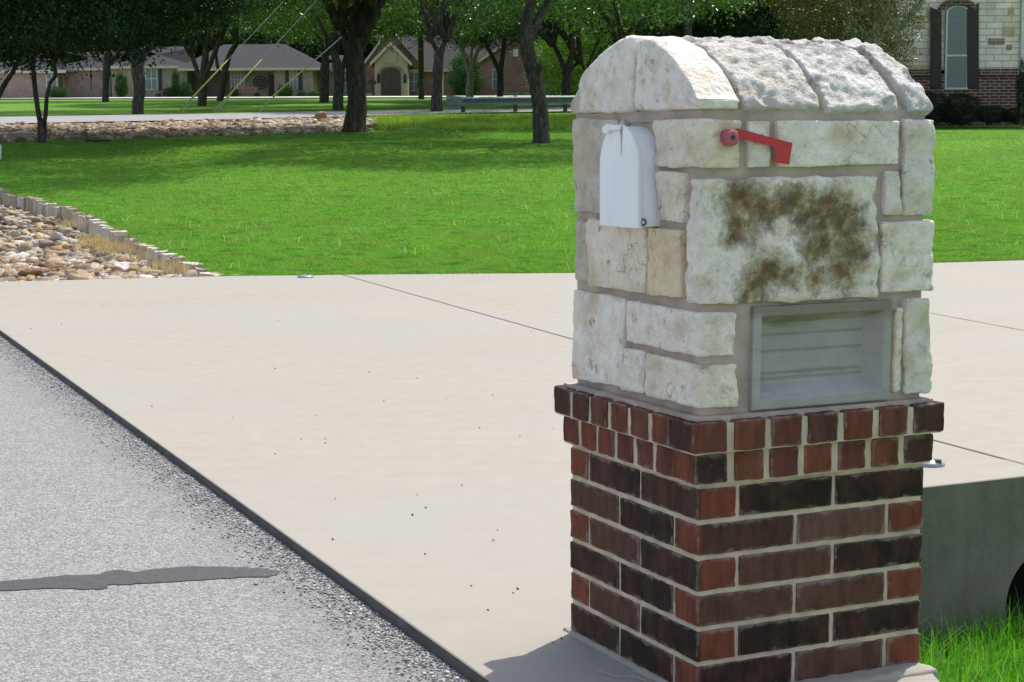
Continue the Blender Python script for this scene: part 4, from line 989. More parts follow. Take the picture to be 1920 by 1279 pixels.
tree('dark tree forking in a narrow V near its base, in front of the rock strip', None, [[(79, 268, 17), (79, 245, 17), (79, 228, 17)], [(77, 236, 10), (71, 205, 10), (66, 170, 9), (63, 140, 9), (60, 100, 8)], [(82, 236, 9), (86, 205, 8), (88, 180, 7), (95, 155, 7), (104, 140, 7), (99, 112, 6)]], [('d', 70, .75, .92, 0), ('d', 190, 1.3, .6, -1)])
tree('slender leaning tree cut by the left edge of the picture', 44, [[(-32, 235, 13), (-12, 195, 12), (8, 160, 10), (25, 132, 8), (40, 100, 6)]], [('d', -30, 1.0, .9, 1)])
tree('straight dark tree left of the tan brick wing, beyond the far road', None, [[(198, 191, 13), (198, 160, 12), (200, 130, 14), (202, 100, 13)], [(200, 125, 8), (215, 108, 7), (228, 90, 6)]], [('a', 198, 1.5, 1.05, 0)])
tree('thick knobbly tree beside the far road in front of the tan brick wing', 62, [[(259, 217, 23), (259, 190, 21), (262, 160, 23), (258, 135, 22), (255, 110, 22), (250, 70, 20)], [(262, 130, 12), (270, 105, 11), (282, 85, 9)]], [('b', 250, 1.2, 1.05, 0)])
tree('tree with three rising limbs behind the left yellow guy guard', None, [[(379, 199, 17), (380, 175, 16), (381, 150, 18), (384, 120, 14), (386, 90, 12)], [(378, 152, 9), (368, 128, 9), (358, 100, 8)], [(384, 142, 10), (398, 110, 9), (412, 75, 8)]], [('b', 385, 1.3, 1.05, 0)])
tree('leaning tree with a right-hand limb beside the middle guy guard', None, [[(412, 190, 13), (416, 170, 13), (420, 145, 14), (424, 122, 12), (432, 100, 10), (445, 80, 8)], [(416, 150, 7), (408, 125, 6), (405, 100, 5)]], [('a', 440, 1.5, .95, 1)])
tree('straight narrow tree left of the double trunk in the centre', None, [[(608, 193, 18), (608, 165, 17), (609, 135, 17), (610, 105, 15)]], [('b', 590, 1.3, .95, 0)])
tree('leaning dark tree just left of the largest trunk', 66, [[(634, 207, 21), (634, 180, 19), (636, 150, 20), (632, 125, 17), (626, 95, 14)], [(638, 150, 10), (645, 120, 9), (650, 95, 7)]], [('a', 640, .9, 1.0, 1)])
tree('largest tree, wide flared dark trunk at the end of the rock strip', None, [[(665, 248, 52), (665, 240, 44), (667, 220, 38), (668, 190, 35), (668, 150, 35), (666, 110, 34), (668, 70, 30)], [(664, 100, 16), (652, 75, 15), (636, 45, 11)], [(672, 95, 18), (690, 60, 15), (705, 25, 12)]], [('a', 690, 1.5, .95, 0), ('b', 590, 1.9, .7, 0)], seg=20)
tree('upright tree just left of the end of the guardrail', 62, [[(819, 209, 23), (819, 180, 20), (820, 150, 19), (822, 120, 18), (824, 92, 20)], [(824, 100, 10), (838, 70, 9)], [(820, 96, 10), (806, 70, 9)]], [('a', 815, .7, 1.1, 0)])
tree('pale grey forked tree behind the guardrail, left of the brick gable', 78, [[(881, 187, 15), (881, 160, 14), (882, 135, 14)], [(881, 140, 9), (873, 115, 8), (866, 85, 7)], [(883, 138, 8), (890, 110, 7), (900, 85, 6)], [(882, 130, 6), (884, 105, 5), (886, 80, 5)]], [('b', 880, 1.6, .85, 2)], pale=True)
tree('dark forked tree in front of the brick gable and its window', 76, [[(938, 184, 12), (938, 155, 12), (937, 130, 14)], [(936, 134, 9), (924, 108, 8), (908, 75, 7)], [(939, 130, 9), (943, 100, 9), (946, 70, 8)]], [('d', 930, 1.6, .8, 1)])
tree('bent tree with a pruned scar, nearest the pillar on the lawn', None, [[(1015, 268, 34), (1015, 245, 30), (1013, 215, 29), (1009, 185, 28), (1004, 155, 27), (997, 125, 26), (989, 95, 24), (986, 60, 23), (990, 25, 20), (1002, -20, 16)], [(992, 75, 16), (1008, 40, 16), (1026, 5, 13), (1045, -30, 10)], [(1000, 140, 14), (1011, 128, 13), (1013, 121, 11, 0)]], [('a', 1010, 1.7, .95, 0)], seg=18)
tree('dark tree with a wide fork between the bent tree and the pillar', 70, [[(1062, 180, 18), (1062, 155, 17), (1062, 130, 18)], [(1060, 134, 10), (1050, 108, 9), (1036, 80, 8)], [(1064, 130, 11), (1072, 100, 10), (1074, 60, 9)], [(1066, 138, 7), (1078, 122, 6), (1088, 114, 5)]], [('b', 1060, 1.2, 1.05, 1)])
tree('bright yellow green young tree showing beside the left end of the stone cap', 84, [[(1100, 180, 8), (1100, 160, 7), (1098, 130, 6)]], [('l', 1098, -.6, 1.0, 0)], name='small_tree')
# crowns above and behind the pillar
for i, (px, Y, k, s, dz, lb) in enumerate([
    (1150, 52, 'a', 1.0, .7, 'leafy tree directly behind the left end of the stone cap'),
    (1270, 66, 'b', 1.15, 1.0, 'tree with bright leaf clumps above the middle of the stone cap'),
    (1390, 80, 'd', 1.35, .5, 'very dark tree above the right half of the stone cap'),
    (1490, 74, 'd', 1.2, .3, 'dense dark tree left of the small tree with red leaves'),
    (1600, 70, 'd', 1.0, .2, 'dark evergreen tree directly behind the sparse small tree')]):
    p = at(px, 215, Y); z = prof(Y)
    b = at(px, 200, Y); pyb = 639.5
    # base pixel whose ray meets the terrain at Y
    d = (z-CAM_H)/Y; py0 = 265.6-F_PX*d
    tree(lb, Y, [[(px, py0, 20), (px+2, py0-40, 18), (px-2, py0-80, 16)], [(px, py0-70, 10), (px+20, py0-120, 9)]], [(k, px, dz, s, 0)])
tree('overhanging tree above the big trunk and the yellow guy guards', 50, [[(505, 226, 1), (505, 200, 1)]], []) if False else None
# sparse small tree by the white stone house
smt = tree('sparse small tree with bare twigs and reddish leaves beside the white stone house', 44, [[(1645, 225, 9), (1645, 180, 8), (1643, 130, 8), (1640, 90, 8), (1640, 40, 7), (1638, 0, 6)], [(1641, 95, 4), (1655, 60, 3), (1672, 35, 3), (1700, 15, 2), (1725, 0, 2)], [(1641, 70, 4), (1660, 35, 3), (1668, 0, 2)], [(1642, 110, 4), (1620, 60, 3), (1590, 30, 3)], [(1643, 100, 3), (1668, 70, 2), (1685, 50, 2)], [(1640, 60, 3), (1628, 30, 3), (1622, 5, 2)]], [('s', 1600, -.7, .85, .6), ('s', 1575, .5, .85, 1.5)], pale=True, name='small_tree')
# trees behind the houses
far = [(-60, 185, 1.2), (70, 178, 1.1), (190, 190, 1.25), (300, 182, 1.15), (405, 196, 1.1), (505, 180, 1.15), (590, 188, 1.2), (690, 186, 1.25), (800, 182, 1.2), (900, 190, 1.3), (1010, 184, 1.2), (1110, 176, 1.2), (1220, 150, 1.2), (1340, 132, 1.25), (1460, 122, 1.2), (1590, 112, 1.2), (1720, 110, 1.2)]
where = ['at the far left edge', 'behind the dark V-forked tree', 'behind the pink brick wall', 'above the tan brick wing roof', 'behind the roof left of the sky gap', 'above the low grey roof', 'behind the straight narrow tree', 'behind the red brick wall', 'above the arched entry roof', 'above the roof beside the fence', 'behind the red brick gable', 'right of the brick gable', 'beyond the left half of the stone cap', 'beyond the middle of the stone cap', 'beyond the right half of the stone cap', 'far behind the sparse small tree', 'behind the white stone house']
for (px, Y, s), wh in zip(far, where):
    py0 = 265.6-F_PX*(prof(Y)-CAM_H)/Y
    tree('tall distant tree '+wh, Y, [[(px, py0, 9), (px, py0-60, 8), (px+2, py0-110, 7)]], [('f', px, -2.2, s*1.25, 0)], group='tall trees beyond the houses')
# trees standing on the lawn just outside the frame, whose crowns shade it
for px, Y, k, s, lb in [(-120, 34, 'a', 1.2, 'lawn tree out of view to the left, shading the lawn by the rock bed')]:
    if s < .1: continue
    py0 = 265.6-F_PX*(prof(Y)-CAM_H)/Y
    tree(lb, Y, [[(px, py0, 34), (px, py0-150, 30), (px+4, py0-330, 26)]], [(k, px+210, 3.7, s, 0)])

# ------------------------------------------------------------------ shrubs
def shrub(px, py, Y, wpx, hpx, kind, label, name='shrub', cat='shrub', group=None):
    p = at(px, py, Y); t = thing(name, label, cat, tuple(p), 0, group); s = wpx/2*Y/F_PX; sz_ = hpx*Y/F_PX/1.75
    c = link(bpy.data.objects.new('foliage', CROWN[kind])); c.parent = t; c.scale = (s, s, sz_); c.rotation_euler = (0, 0, px*.37)
    st__ = MB(); 
    for k in range(5):
        a = k*1.256; st__.tube([(0, 0, -.05), (math.cos(a)*s*.25, math.sin(a)*s*.25, sz_*.6), (math.cos(a)*s*.5, math.sin(a)*s*.5, sz_*1.1)], [.03, .02, .01], 6)
    st__.build('stem', M['bark'], t)
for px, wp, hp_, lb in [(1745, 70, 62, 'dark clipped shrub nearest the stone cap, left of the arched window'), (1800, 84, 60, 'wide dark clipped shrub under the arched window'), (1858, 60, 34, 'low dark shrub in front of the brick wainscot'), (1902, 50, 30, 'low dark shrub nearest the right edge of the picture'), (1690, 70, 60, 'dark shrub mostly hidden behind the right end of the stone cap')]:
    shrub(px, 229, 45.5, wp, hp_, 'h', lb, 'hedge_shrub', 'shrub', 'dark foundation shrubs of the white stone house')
shrub(1923, 226, 44.8, 36, 130, 'h', 'tall narrow evergreen cut by the right edge of the picture', 'evergreen_shrub', 'shrub')
HYA = 146
for px, wp, hp_, k, lb in [(316, 22, 22, 'h', 'round dark shrub right of the shuttered window'), (346, 26, 28, 'p', 'larger round green shrub right of the round dark shrub'), (228, 22, 44, 'p', 'thin upright bush against the tan wall'), (330, 14, 48, 'p', 'tall reddish bush between the round shrubs'), (110, 34, 20, 'p', 'low wide bush under the leftmost window'), (297, 12, 10, 'h', 'tiny dark shrub below the shuttered window'), (440, 14, 22, 'h', 'dark shrub left of the porch bench'), (482, 10, 12, 'h', 'small shrub right of the porch bench'), (535, 28, 24, 'p', 'leafy bush under the window with two black shutters'), (588, 22, 12, 'l' if False else 'p', 'bright low bush at the right corner of the tan house'), (565, 16, 14, 'p', 'small bush with orange flowers beside the tan wall')]:
    shrub(px, 184, HYA, wp, hp_, k, lb, 'garden_shrub', 'shrub', 'shrubs along the brick house fronts')
shrub(1062, 180, 120, 60, 26, 'p', 'pale green bush left of the stone cap, beyond the guardrail', 'garden_shrub', 'shrub')
shrub(872, 184, 128, 56, 78, 'p', 'large grey green bush behind the pale forked tree', 'garden_shrub', 'shrub')
shrub(970, 184, 120, 80, 9, 'p', 'low grey green ground shrub under the brick gable', 'garden_shrub', 'shrub')

# ------------------------------------------------------------------ far houses
def wallbox(x0, x1, yt, yb, Y, dep, material, parent, name='wall'):
    a = at(x0, yt, Y); b2 = at(x1, yb, Y); zb_ = min(b2.z, prof(Y))-.4
    o = MB().box((a.x, Y, zb_), (b2.x, Y+dep, a.z)).build(name, material, parent); return o
def rel(o, t): 
    for v in o.data.vertices: v.co -= t.location
def rect(x0, x1, y0, y1, Y, dep, material, parent, name, bevel=0):
    a = at(x0, y0, Y); b2 = at(x1, y1, Y); return MB().box((a.x, Y-dep, b2.z), (b2.x, Y, a.z)).build(name, material, parent)
def window(x0, x1, y0, y1, Y, parent, shut=None, mull=1, glass='glass'):
    g = rect(x0, x1, y0, y1, Y-.005, .06, M['white_trim'], parent, 'window')
    a = at(x0, y0, Y); b2 = at(x1, y1, Y); wd = b2.x-a.x; n = mull+1; fw = min(.09, wd*.07)
    pm_ = MB(); zm = (a.z+b2.z)/2
    for k in range(n):
        xa = a.x+fw+(wd-fw)*k/n; xb_ = a.x+(wd-fw)*(k+1)/n
        pm_.box((xa, Y-.085, zm+fw*.4), (xb_, Y-.066, a.z-fw)); pm_.box((xa, Y-.085, b2.z+fw), (xb_, Y-.066, zm-fw*.4))
    pm_.build('pane', M[glass], g)
    for s0, s1 in (shut or []): rect(s0, s1, y0-1, y1+1, Y-.005, .07, M['shutter'], parent, 'shutter')
def roofpoly(polys, parent, material=None, name='roof', th=.12):
    mb = MB()
    for P in polys: mb.prism([Vector(p) for p in P], (0, .02, -th))
    return mb.build(name, material or M['roof'], parent)
def hip(parent, x0, x1, ye, yr, Y, dep, ov=.5, r0=None, r1=None, name='roof'):
    """hip roof: eave between px x0..x1 at pixel height ye, ridge at pixel height yr"""
    a = at(x0, ye, Y-ov); b2 = at(x1, ye, Y-ov); ze = a.z; xa, xb_ = a.x-ov, b2.x+ov; ya, yb_ = Y-ov, Y+dep+ov; ym = (ya+yb_)/2
    zr = at(x0, yr, ym).z; ra = at(r0, yr, ym).x if r0 is not None else xa+(ym-ya); rb_ = at(r1, yr, ym).x if r1 is not None else xb_-(ym-ya)
    V = [(xa, ya, ze), (xb_, ya, ze), (xb_, yb_, ze), (xa, yb_, ze), (ra, ym, zr), (rb_, ym, zr), (xa, ya, ze-.15), (xb_, ya, ze-.15), (xb_, yb_, ze-.15), (xa, yb_, ze-.15)]
    o = MB().add(V, [(0, 1, 5, 4), (1, 2, 5), (2, 3, 4, 5), (3, 0, 4), (0, 6, 7, 1), (1, 7, 8, 2), (2, 8, 9, 3), (3, 9, 6, 0), (6, 9, 8, 7)]).build(name, M['roof'], parent)
    MB().box((xa, ya-.04, ze-.26), (xb_, ya-.003, ze-.02)).build('fascia', M['cream'], o)
    return o
# long brick house on the left
hA = thing('brick_house', 'long low tan and pink brick house with grey hip roofs behind the left trees', 'house', (0, 0, 0))
YA = 150
wallbox(110, 208, 128, 185, YA, 10, M['brick_pink'], hA); window(168, 174, 133, 169, YA, hA, None, 0, 'glass_dark'); hip(hA, 100, 206, 127, 98, YA, 10)
wallbox(-60, 108, 138, 186, YA-3, 12, M['brick_pink'], hA); window(86, 108, 133, 167, YA-3, hA, [(110, 118)], 1); hip(hA, -70, 112, 132, 98, YA-3, 12)
wallbox(208, 352, 125, 184, YA-1, 12, M['brick_tan'], hA); window(272, 296, 126, 169, YA-1, hA, [(297, 304)], 1); hip(hA, 208, 352, 123, 88, YA-1, 12)
wallbox(352, 432, 128, 184, YA+2, 8, M['brick_tan'], hA); wallbox(430, 516, 129, 184, YA, 10, M['brick_tan'], hA)
window(432, 459, 132, 166, YA, hA, None, 3)
rect(503, 513, 141, 182, YA-.01, .1, M['black'], hA, 'door')
wallbox(514, 587, 128, 184, YA-2, 10, M['brick_tan'], hA); window(543, 558, 129, 168, YA-2, hA, [(534.5, 542), (559.5, 567)], 1)
hip(hA, 346, 596, 127, 84, YA-2, 16, .6, 420, 535)

wallbox(587, 662, 133, 184, YA+3, 8, M['brick_tan'], hA); window(636, 652, 142, 170, YA+3, hA); hip(hA, 585, 668, 129, 104, YA+3, 8, .5)
# round wall ornament
orn = MB(); oc = at(488, 155, YA-.08)
for r_ in (.55, .32): orn.tube([(oc.x+r_*math.cos(k*.3927), YA-.08, oc.z+r_*math.sin(k*.3927)) for k in range(17)], .05, 6, cap=False)
for k in range(8): orn.tube([(oc.x, YA-.08, oc.z), (oc.x+.55*math.cos(k*.785), YA-.08, oc.z+.55*math.sin(k*.785))], .03, 5)
M['bench_red'] = simple('bench_red', (.26, .11, .09), .8, .3, 6)
tag(orn.build('wall_ornament', M['galv_dark']), 'round dark metal ornament on the tan wall right of the porch bench', 'wall ornament')
# red bench
bc = at(465, 184, YA-4); bench = thing('porch_bench', 'small faded red bench in front of the porch windows', 'bench', tuple(bc))
MB().box((-.75, -.25, .42), (.75, .2, .48)).build('seat', M['bench_red'], bench)
bk = MB()
for k in range(4): bk.box((-.75, .18, .52+k*.11), (.75, .22, .60+k*.11))
bk.box((-.72, .225, .45), (-.66, .26, .96)).box((.66, .225, .45), (.72, .26, .96)); bk.build('backrest', M['bench_red'], bench)
for sx in (-.68, .62):
    for sy in (-.22, .14): MB().box((sx, sy, -.05), (sx+.06, sy+.06, .418)).build('leg', M['dark_metal'], bench)

# red brick house with the gabled entry
hB = thing('brick_house', 'red brick house with arched gabled stone entry and grey roof in the centre distance', 'house', (0, 0, 0)); YB = 152
wallbox(684, 1034, 131, 184, YB+1, 10, M['brick_red'], hB); 
hip(hB, 750, 905, 129.5, 66, YB+1, 14, .5, 700, 960)
def gable(x0, x1, ye, apx, apy, Y, dep, wm, parent, trim=.14, wb=184):
    a = at(x0, ye, Y); b2 = at(x1, ye, Y); ap = at(apx, apy, Y); zb_ = prof(Y)-.4
    w_ = MB().prism([(a.x, Y, zb_), (b2.x, Y, zb_), (b2.x, Y, b2.z), (ap.x, Y, ap.z), (a.x, Y, a.z)], (0, dep, 0)).build('wall', wm, parent)
    sl1 = Vector((ap.x-a.x, 0, ap.z-a.z)).normalized(); sl2 = Vector((ap.x-b2.x, 0, ap.z-b2.z)).normalized()
    rf = MB()
    for q, s_v in ((a, sl1), (b2, sl2)):
        e = Vector((q.x, Y-.35, q.z))-s_v*.45; top = Vector((ap.x, Y-.35, ap.z))
        rf.prism([e+Vector((0, 0, .04)), top+Vector((0, 0, .04)), top+Vector((0, 0, .30)), e+Vector((0, 0, .30))], (0, dep+.6, 0))
    r_o = rf.build('roof', M['roof'], parent)
    tr = MB()
    for q, s_v in ((a, sl1), (b2, sl2)):
        e = Vector((q.x, Y-.40, q.z))-s_v*.5; top = Vector((ap.x, Y-.40, ap.z))
        tr.prism([e+Vector((0, 0, -.04)), top+Vector((0, 0, -.04)), top+Vector((0, 0, .27)), e+Vector((0, 0, .27))], (0, .045, 0))
    tr.build('gable_trim', M['cream'], r_o); return w_
gable(684, 790, 121, 732, 56, YB+.6, 9, M['brick_red'], hB)
gable(702, 764, 116, 733, 84, YB-2.5, 3.4, M['stucco'], hB)
# arched doorway
YD = YB-2.52; a = at(714, 145, YD); b2 = at(752, 184, YD); cx = (a.x+b2.x)/2; hw_ = (b2.x-a.x)/2; zsp = at(733, 137, YD).z
ar = [(cx-hw_, YD, b2.z-.2), (cx+hw_, YD, b2.z-.2)]+[(cx+hw_*math.cos(math.pi*k/12), YD, zsp+.62*hw_*math.sin(math.pi*k/12)) for k in range(13)]
dr = MB().prism(ar, (0, -.05, 0)).build('door', M['door_wood'], hB)
MB().box((cx-.03, YD-.07, b2.z-.1), (cx+.03, YD-.051, zsp+.4)).build('door_gap', M['black'], dr)
trm = MB(); trm.tube([(cx+(hw_+.1)*math.cos(math.pi*k/12), YD-.05, zsp+.62*(hw_+.1)*math.sin(math.pi*k/12)) for k in range(13)], .13, 4, col=(1, 1, 1)); trm.build('arch_trim', M['brick_pink'], hB)
for x in (709.5, 759): 
    lp = at(x, 147, YD-.1); MB().tube([lp+Vector((0, 0, -.4)), lp+Vector((0, 0, -.3)), lp+Vector((0, 0, .2)), lp+Vector((0, 0, .42))], [.05, .12, .12, .04], 8).build('wall_lantern', M['black'], hB)
oq = at(732, 105, YD-.03); q_ = MB()
for (x0, z0, x1, z1) in ((-.5, -.5, .5, -.42), (-.5, .42, .5, .5), (-.5, -.42, -.42, .42), (.42, -.42, .5, .42)): q_.box((oq.x+x0, YD-.08, oq.z+z0), (oq.x+x1, YD-.005, oq.z+z1))
q_.build('gable_panel_frame', M['cream'], hB)
window(767, 786, 135, 171, YB+.6, hB, None, 1); rect(829, 832, 130, 182, YB-.6, .2, M['cream'], hB, 'porch_post')
YG = YB-3
gable(890, 1032, 123, 965, 72, YG, 12, M['brick_red'], hB); window(923, 936, 130, 167, YG, hB, None, 0); window(990, 996, 132, 166, YG, hB, None, 0)
vp_ = at(967, 99, YG-.1); MB().box((vp_.x-.22, YG-.08, vp_.z-.3), (vp_.x+.22, YG-.005, vp_.z+.3)).build('gable_vent', M['white_trim'], hB)
fc = thing('wood_fence', 'brown board fence between the red brick walls behind the pale forked tree', 'fence', tuple(at(868, 182, YB-4)))
fm = MB(); w0 = at(838, 153, YB-4).x-fc.location.x; w1 = at(892, 153, YB-4).x-fc.location.x; k = 0; x = w0
while x < w1: fm.box((x, 0, -.2), (x+.14, .03, 1.45+.03*math.sin(k*2.1))); x += .155; k += 1
fm.build('boards', M['wood_fence'], fc); MB().box((w0, .035, .4), (w1, .08, .5)).box((w0, .035, 1.1), (w1, .08, 1.2)).build('rail', M['wood_fence'], fc)
# dark mailbox on a post and green utility box near the entry
mbp = thing('post_mailbox', 'small black mailbox on a post left of the arched entry', 'mailbox', tuple(at(698, 184, 138)))
MB().tube([(0, 0, -.1), (0, 0, 1.05)], .055, 8).build('post', M['black'], mbp)
pfl = [(-.32, 1.06), (.32, 1.06), (.32, 1.28)]+[(.32*math.cos(math.pi*k/8), 1.28+.16*math.sin(math.pi*k/8)) for k in range(1, 8)]+[(-.32, 1.28)]
MB().prism([(x, -.25, z) for x, z in pfl], (0, .5, 0)).build('box', M['black'], mbp)
ub = thing('utility_box', 'pale green utility box on the grass left of the arched entry', 'utility box', tuple(at(691.5, 182.5, 134)))
MB().box((-.22, -.2, -.05), (.22, .2, .25)).build('cabinet', M['galv'], ub, bevel=.02); MB().box((-.24, -.22, .252), (.24, .22, .3)).build('lid', M['galv'], ub)
# board fence/wall glimpsed beyond the guardrail
gf = thing('privacy_fence', 'blue grey board fence between the brick gable and the stone cap', 'fence', tuple(at(1090, 178, 128)))
fm = MB(); x = -3.2
while x < 12: fm.box((x, 0, -.4), (x+.19, .03, 1.2+.02*math.sin(x*9))); x += .2
fm.build('boards', M['galv_dark'], gf)

# ------------------------------------------------------------------ white stone house on the right
hC = thing('stone_house', 'white limestone house with arched shuttered window and brick wainscot at the right edge', 'house', (0, 0, 0)); YC_ = 47.0
x0w = at(1685, 100, YC_).x; x1w = x0w+9; zg = prof(YC_)-.5; zw = at(1800, 131, YC_).z; zt_ = at(1800, -120, YC_).z
MB().box((x0w, YC_, zw), (x1w, YC_+8, zt_)).build('wall', M['ashlar'], hC)
MB().box((x0w-.02, YC_-.10, zg), (x1w, YC_+8, zw-.12)).build('wainscot', M['brick_wains'], hC)
wx0_, wx1_ = at(1764, 100, YC_).x, at(1820, 100, YC_).x
sc_ = MB(); x = x0w-.06
while x < x1w:
    if wx0_-.30 < x < wx1_+.22: x += .088; continue
    sc_.prism([(x, YC_-.17, zw-.15), (x+.078, YC_-.17, zw-.15), (x+.078, YC_+.0, zw+.03), (x, YC_+.0, zw+.03)], (0, -.0, -.075) if False else (0, .06, -.07))
    x += .088
sc_.build('sloped_brick_sill', M['brick_wains'], hC)
# window
wx0, wx1 = at(1771, 100, YC_).x, at(1814, 100, YC_).x; wz0 = at(1790, 168, YC_).z; wz1 = at(1790, 12, YC_).z; wc = (wx0+wx1)/2; wr = (wx1-wx0)/2
def arch_pts(ins, y, rise=.17): 
    return [(wx0+ins, y, wz0+ins), (wx1-ins, y, wz0+ins)]+[(wc+(wr-ins)*math.cos(math.pi*k/14), y, wz1-rise+(rise-ins*.3)*math.sin(math.pi*k/14)) for k in range(15)]
wf = MB().prism(arch_pts(0, YC_-.115), (0, .10, 0)).build('window', M['white_trim'], hC)
zmid = at(1790, 104, YC_).z
def clipz(pts, lo, hi): return [(x, y, min(max(z, lo), hi)) for x, y, z in pts]
MB().prism(clipz(arch_pts(.045, YC_-.120), zmid+.02, 99), (0, .004, 0)).build('upper_pane', M['glass'], wf)
MB().box((wx0+.045, YC_-.120, wz0+.05), (wx1-.045, YC_-.116, zmid-.03)).build('lower_pane', M['glass'], wf)
mu = MB()
for x_ in (wx0+wr*.75, wx0+wr*1.3): mu.box((x_-.006, YC_-.124, wz0+.06), (x_+.006, YC_-.1205, wz1-.06))
for f_ in (.18, .36, .58, .70, .84): z_ = wz0+(wz1-wz0)*f_; mu.box((wx0+.05, YC_-.124, z_-.006), (wx1-.05, YC_-.1205, z_+.006))
mu.build('muntins', M['galv'], wf)
for xa, xb_, tl, tr in ((1745, 1765, 14, 22), (1813, 1835, 17, 6)):
    p = [at(xa, tl, YC_-.11), at(xb_, tr, YC_-.11), at(xb_, 168, YC_-.11), at(xa, 163, YC_-.11)]
    sh = MB().prism([(q.x, YC_-.11-.02, q.z) for q in p], (0, .05, 0)).build('shutter', M['shutter'], hC)
    lv = MB(); z_ = p[2].z+.12
    while z_ < min(p[0].z, p[1].z)-.12: lv.box((p[0].x+.045, YC_-.002, z_), (p[1].x-.045, YC_-.133, z_+.025)); z_ += .055
    lv.build('louvres', M['black'], sh)
# brick arch over the window
ab = MB(); r0_, n_ = wr+.02, 15
for k in range(n_):
    t0 = math.pi*(.06+.88*k/n_); t1 = math.pi*(.06+.88*(k+.86)/n_); q = []
    for t_, rr_ in ((t0, 0), (t1, 0), (t1, .17), (t0, .17)): q.append((wc+(r0_+.08+rr_*.7)*math.cos(t_), YC_-.15, wz1-.17+.02+(.19+rr_)*math.sin(t_)))
    ab.prism(q, (0, .15, 0))
ab.build('brick_arch', M['brick_wains'], hC)
# accent stones
M['tan_stone'] = simple('tan_stone', (.50, .41, .26), .9, .2, 5, .004, 30)
for px, py, wpx, hpx, mk in ((1853, 72, 30, 12, 'brick_pink'), (1887, 84, 10, 10, 'brick_pink'), (1702, 122, 42, 13, 'tan_stone'), (1737, 12, 10, 22, 'tan_stone'), (1880, 50, 22, 18, 'tan_stone'), (1703, 90, 16, 12, 'tan_stone'), (1720, 30, 14, 12, 'tan_stone'), (1890, 14, 12, 16, 'tan_stone')):
    a = at(px, py, YC_); MB().box((a.x, YC_-.012, a.z-hpx*YC_/F_PX), (a.x+wpx*YC_/F_PX, YC_-.001, a.z)).build('accent_stone', M[mk], hC)
dx_ = at(1912, 100, YC_).x; MB().box((dx_, YC_-.09, zw-.6), (dx_+.09, YC_-.006, zt_)).build('downspout', M['white_trim'], hC, bevel=.01)
eav = MB().box((x0w-.5, YC_-.5, zt_), (x1w+.5, YC_+8.5, zt_+.2)); eav.build('eave', M['cream'], hC)
rfp = MB().add([(x0w-.6, YC_-.6, zt_+.2), (x1w+.6, YC_-.6, zt_+.2), (x1w+.6, YC_+8.6, zt_+.2), (x0w-.6, YC_+8.6, zt_+.2), (x0w+4, YC_+4, zt_+2.6), (x1w-4, YC_+4, zt_+2.6)], [(0, 1, 5, 4), (1, 2, 5), (2, 3, 4, 5), (3, 0, 4), (3, 2, 1, 0)]).build('roof', M['roof'], hC)
wl = at(1900, 205, 45.6); 
hs = thing('garden_planter', 'pale grey rounded post at the right edge among the shrubs', 'post', (at(1916, 228, 45.2).x, 45.2, prof(45.2)))
MB().tube([(0, 0, -.1), (0, 0, .8), (0, 0, .9), (0, 0, .94)], [.06, .06, .045, .01], 10).build('post', M['cream'], hs, smooth=True)

# ------------------------------------------------------------------ guardrail, guys, pole
YR = 60.5; ga = at(838, 203, YR); gx0 = ga.x; zgr = prof(YR)
gr = thing('guardrail', 'galvanised steel guardrail on short posts beyond the far road', 'guardrail', (gx0, YR, zgr))
ztop = at(960, 181.5, YR).z-zgr; beam = MB(); secp = [(-.0, 0), (-.085, -.045), (-.085, -.085), (0, -.14), (.0, -.17), (-.085, -.225), (-.085, -.265), (0, -.31)]
n = 30; ln_ = 17.0
ringp = []
for i in range(n+1):
    x = ln_*i/n; rz_ = -.0027*x*2
    for (yy, zz) in secp: ringp.append((x, yy, ztop+zz+rz_*0+.0065*x))
for i in range(n+1):
    x = ln_*i/n
    for (yy, zz) in secp[::-1]: ringp.append((x, yy+.012, ztop+zz+.0065*x))
m_ = len(secp); beamF = []
off2 = (n+1)*m_
for i in range(n):
    for k in range(m_-1):
        beamF.append((i*m_+k, (i+1)*m_+k, (i+1)*m_+k+1, i*m_+k+1)); beamF.append((off2+i*m_+k, off2+(i+1)*m_+k, off2+(i+1)*m_+k+1, off2+i*m_+k+1))
beam.add(ringp, beamF).build('w_beam', M['galv'], gr)
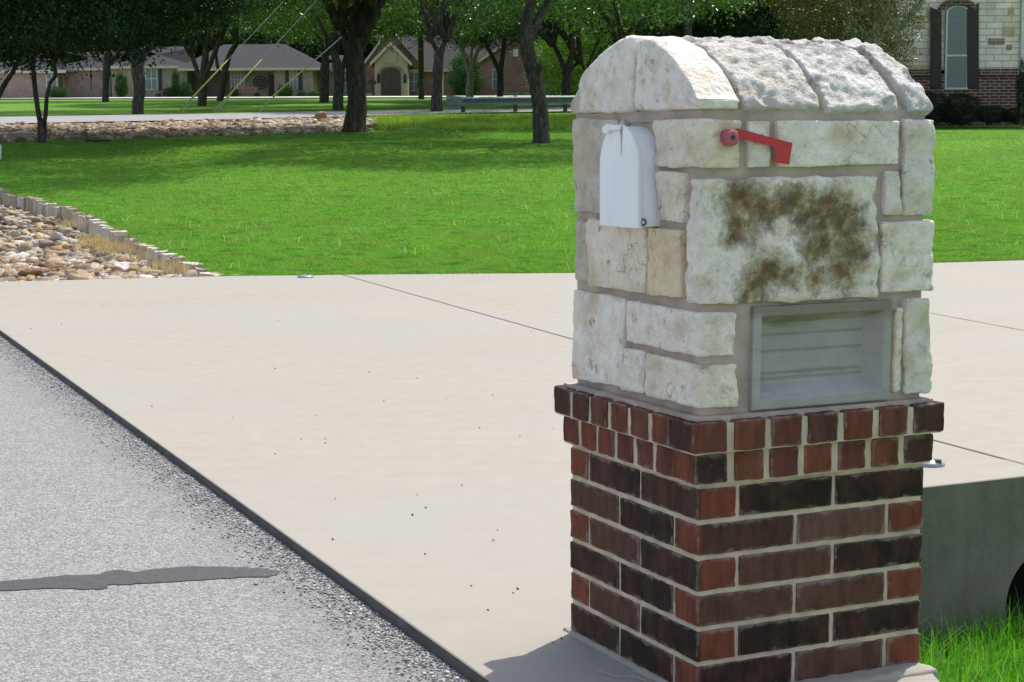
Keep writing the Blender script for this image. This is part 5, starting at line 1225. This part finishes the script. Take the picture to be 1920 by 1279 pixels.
# flared end piece
es = MB().prism([(-.02, -.03, ztop+.06), (.5, -.09, ztop+.02), (.62, -.09, ztop-.30), (.2, -.03, ztop-.42), (-.02, -.03, ztop-.40)], (0, .02, 0)); es.build('end_shoe', M['galv'], gr, bevel=.008)
for px in (868, 965, 1058, 1152, 1246, 1340, 1430):
    x = (px-838)*YR/F_PX
    if x < ln_: MB().box((x-.07, .014, -.15), (x+.07, .16, ztop+.02+.0065*x)).build('post', M['galv_dark'], gr, bevel=.008)
# utility pole and guys
YP = 88; pb = at(790, 182, YP); zp_ = prof(YP)
pole = thing('utility_pole', 'thin brown wooden utility pole between the entry window and the upright tree', 'pole', (pb.x, YP, zp_))
MB().tube([(0, 0, -.3), (0, 0, 4), (0, 0, 10)], [.15, .14, .11], 10, .04).build('shaft', M['wood'], pole, smooth=True)
MB().box((-1.1, -.22, 9.2), (1.1, -.12, 9.32)).build('crossarm', M['wood'], pole)
mbp2 = MB().box((-.14, -.30, .55), (.12, -.155, 1.0)).build('meter_box', M['galv_dark'], pole)
for x0_, y0_, x1_, y1_, Yg, lb in ((330, 215, 427, 113, 61, 'yellow guy wire guard leaning right, leftmost of the three'), (395, 216, 491, 112, 61.5, 'yellow guy wire guard, the middle one of three'), (474, 213, 582, 120, 62, 'yellow guy wire guard with grey lower end, rightmost of three')):
    a = at(x0_, y0_, Yg); a.z = min(a.z, prof(Yg)+.05); b2 = at(x1_, y1_, Yg+.4); t = thing('guy_guard', lb, 'guy guard', tuple(a), group='yellow guy wire guards')
    d = b2-a; low = .32 if x0_ == 474 else .0
    MB().tube([d*(low+.02), d*(low+.5*(1-low)), d], [.027, .027, .024], 8).build('sleeve', M['yellow'], t, smooth=True)
    MB().tube([Vector((0, 0, -.2)), d*.5, d*1.9 if False else d*1.0+Vector((0, 0, 0)), d*2.1], .014 if low == 0 else .022, 6).build('wire', M['cable'], t)
# white marker post at left edge, flat drain cover in the lawn
mp_ = march(-1, 300); tp_ = thing('marker_post', 'short white post cut by the left edge of the picture', 'post', tuple(mp_))
MB().tube([(0, 0, -.1), (0, 0, .27), (0, 0, .29)], [.045, .045, .03], 12).build('shaft', M['white_trim'], tp_, smooth=True)
dc = march(184, 266); dcv = thing('drain_cover', 'flat dark drain cover in the lawn right of the V-forked tree', 'drain cover', (dc.x, dc.y, dc.z+.02))
MB().box((-.24, -.25, -.02), (.24, .25, .03)).build('grate', M['black'], dcv, bevel=.008)
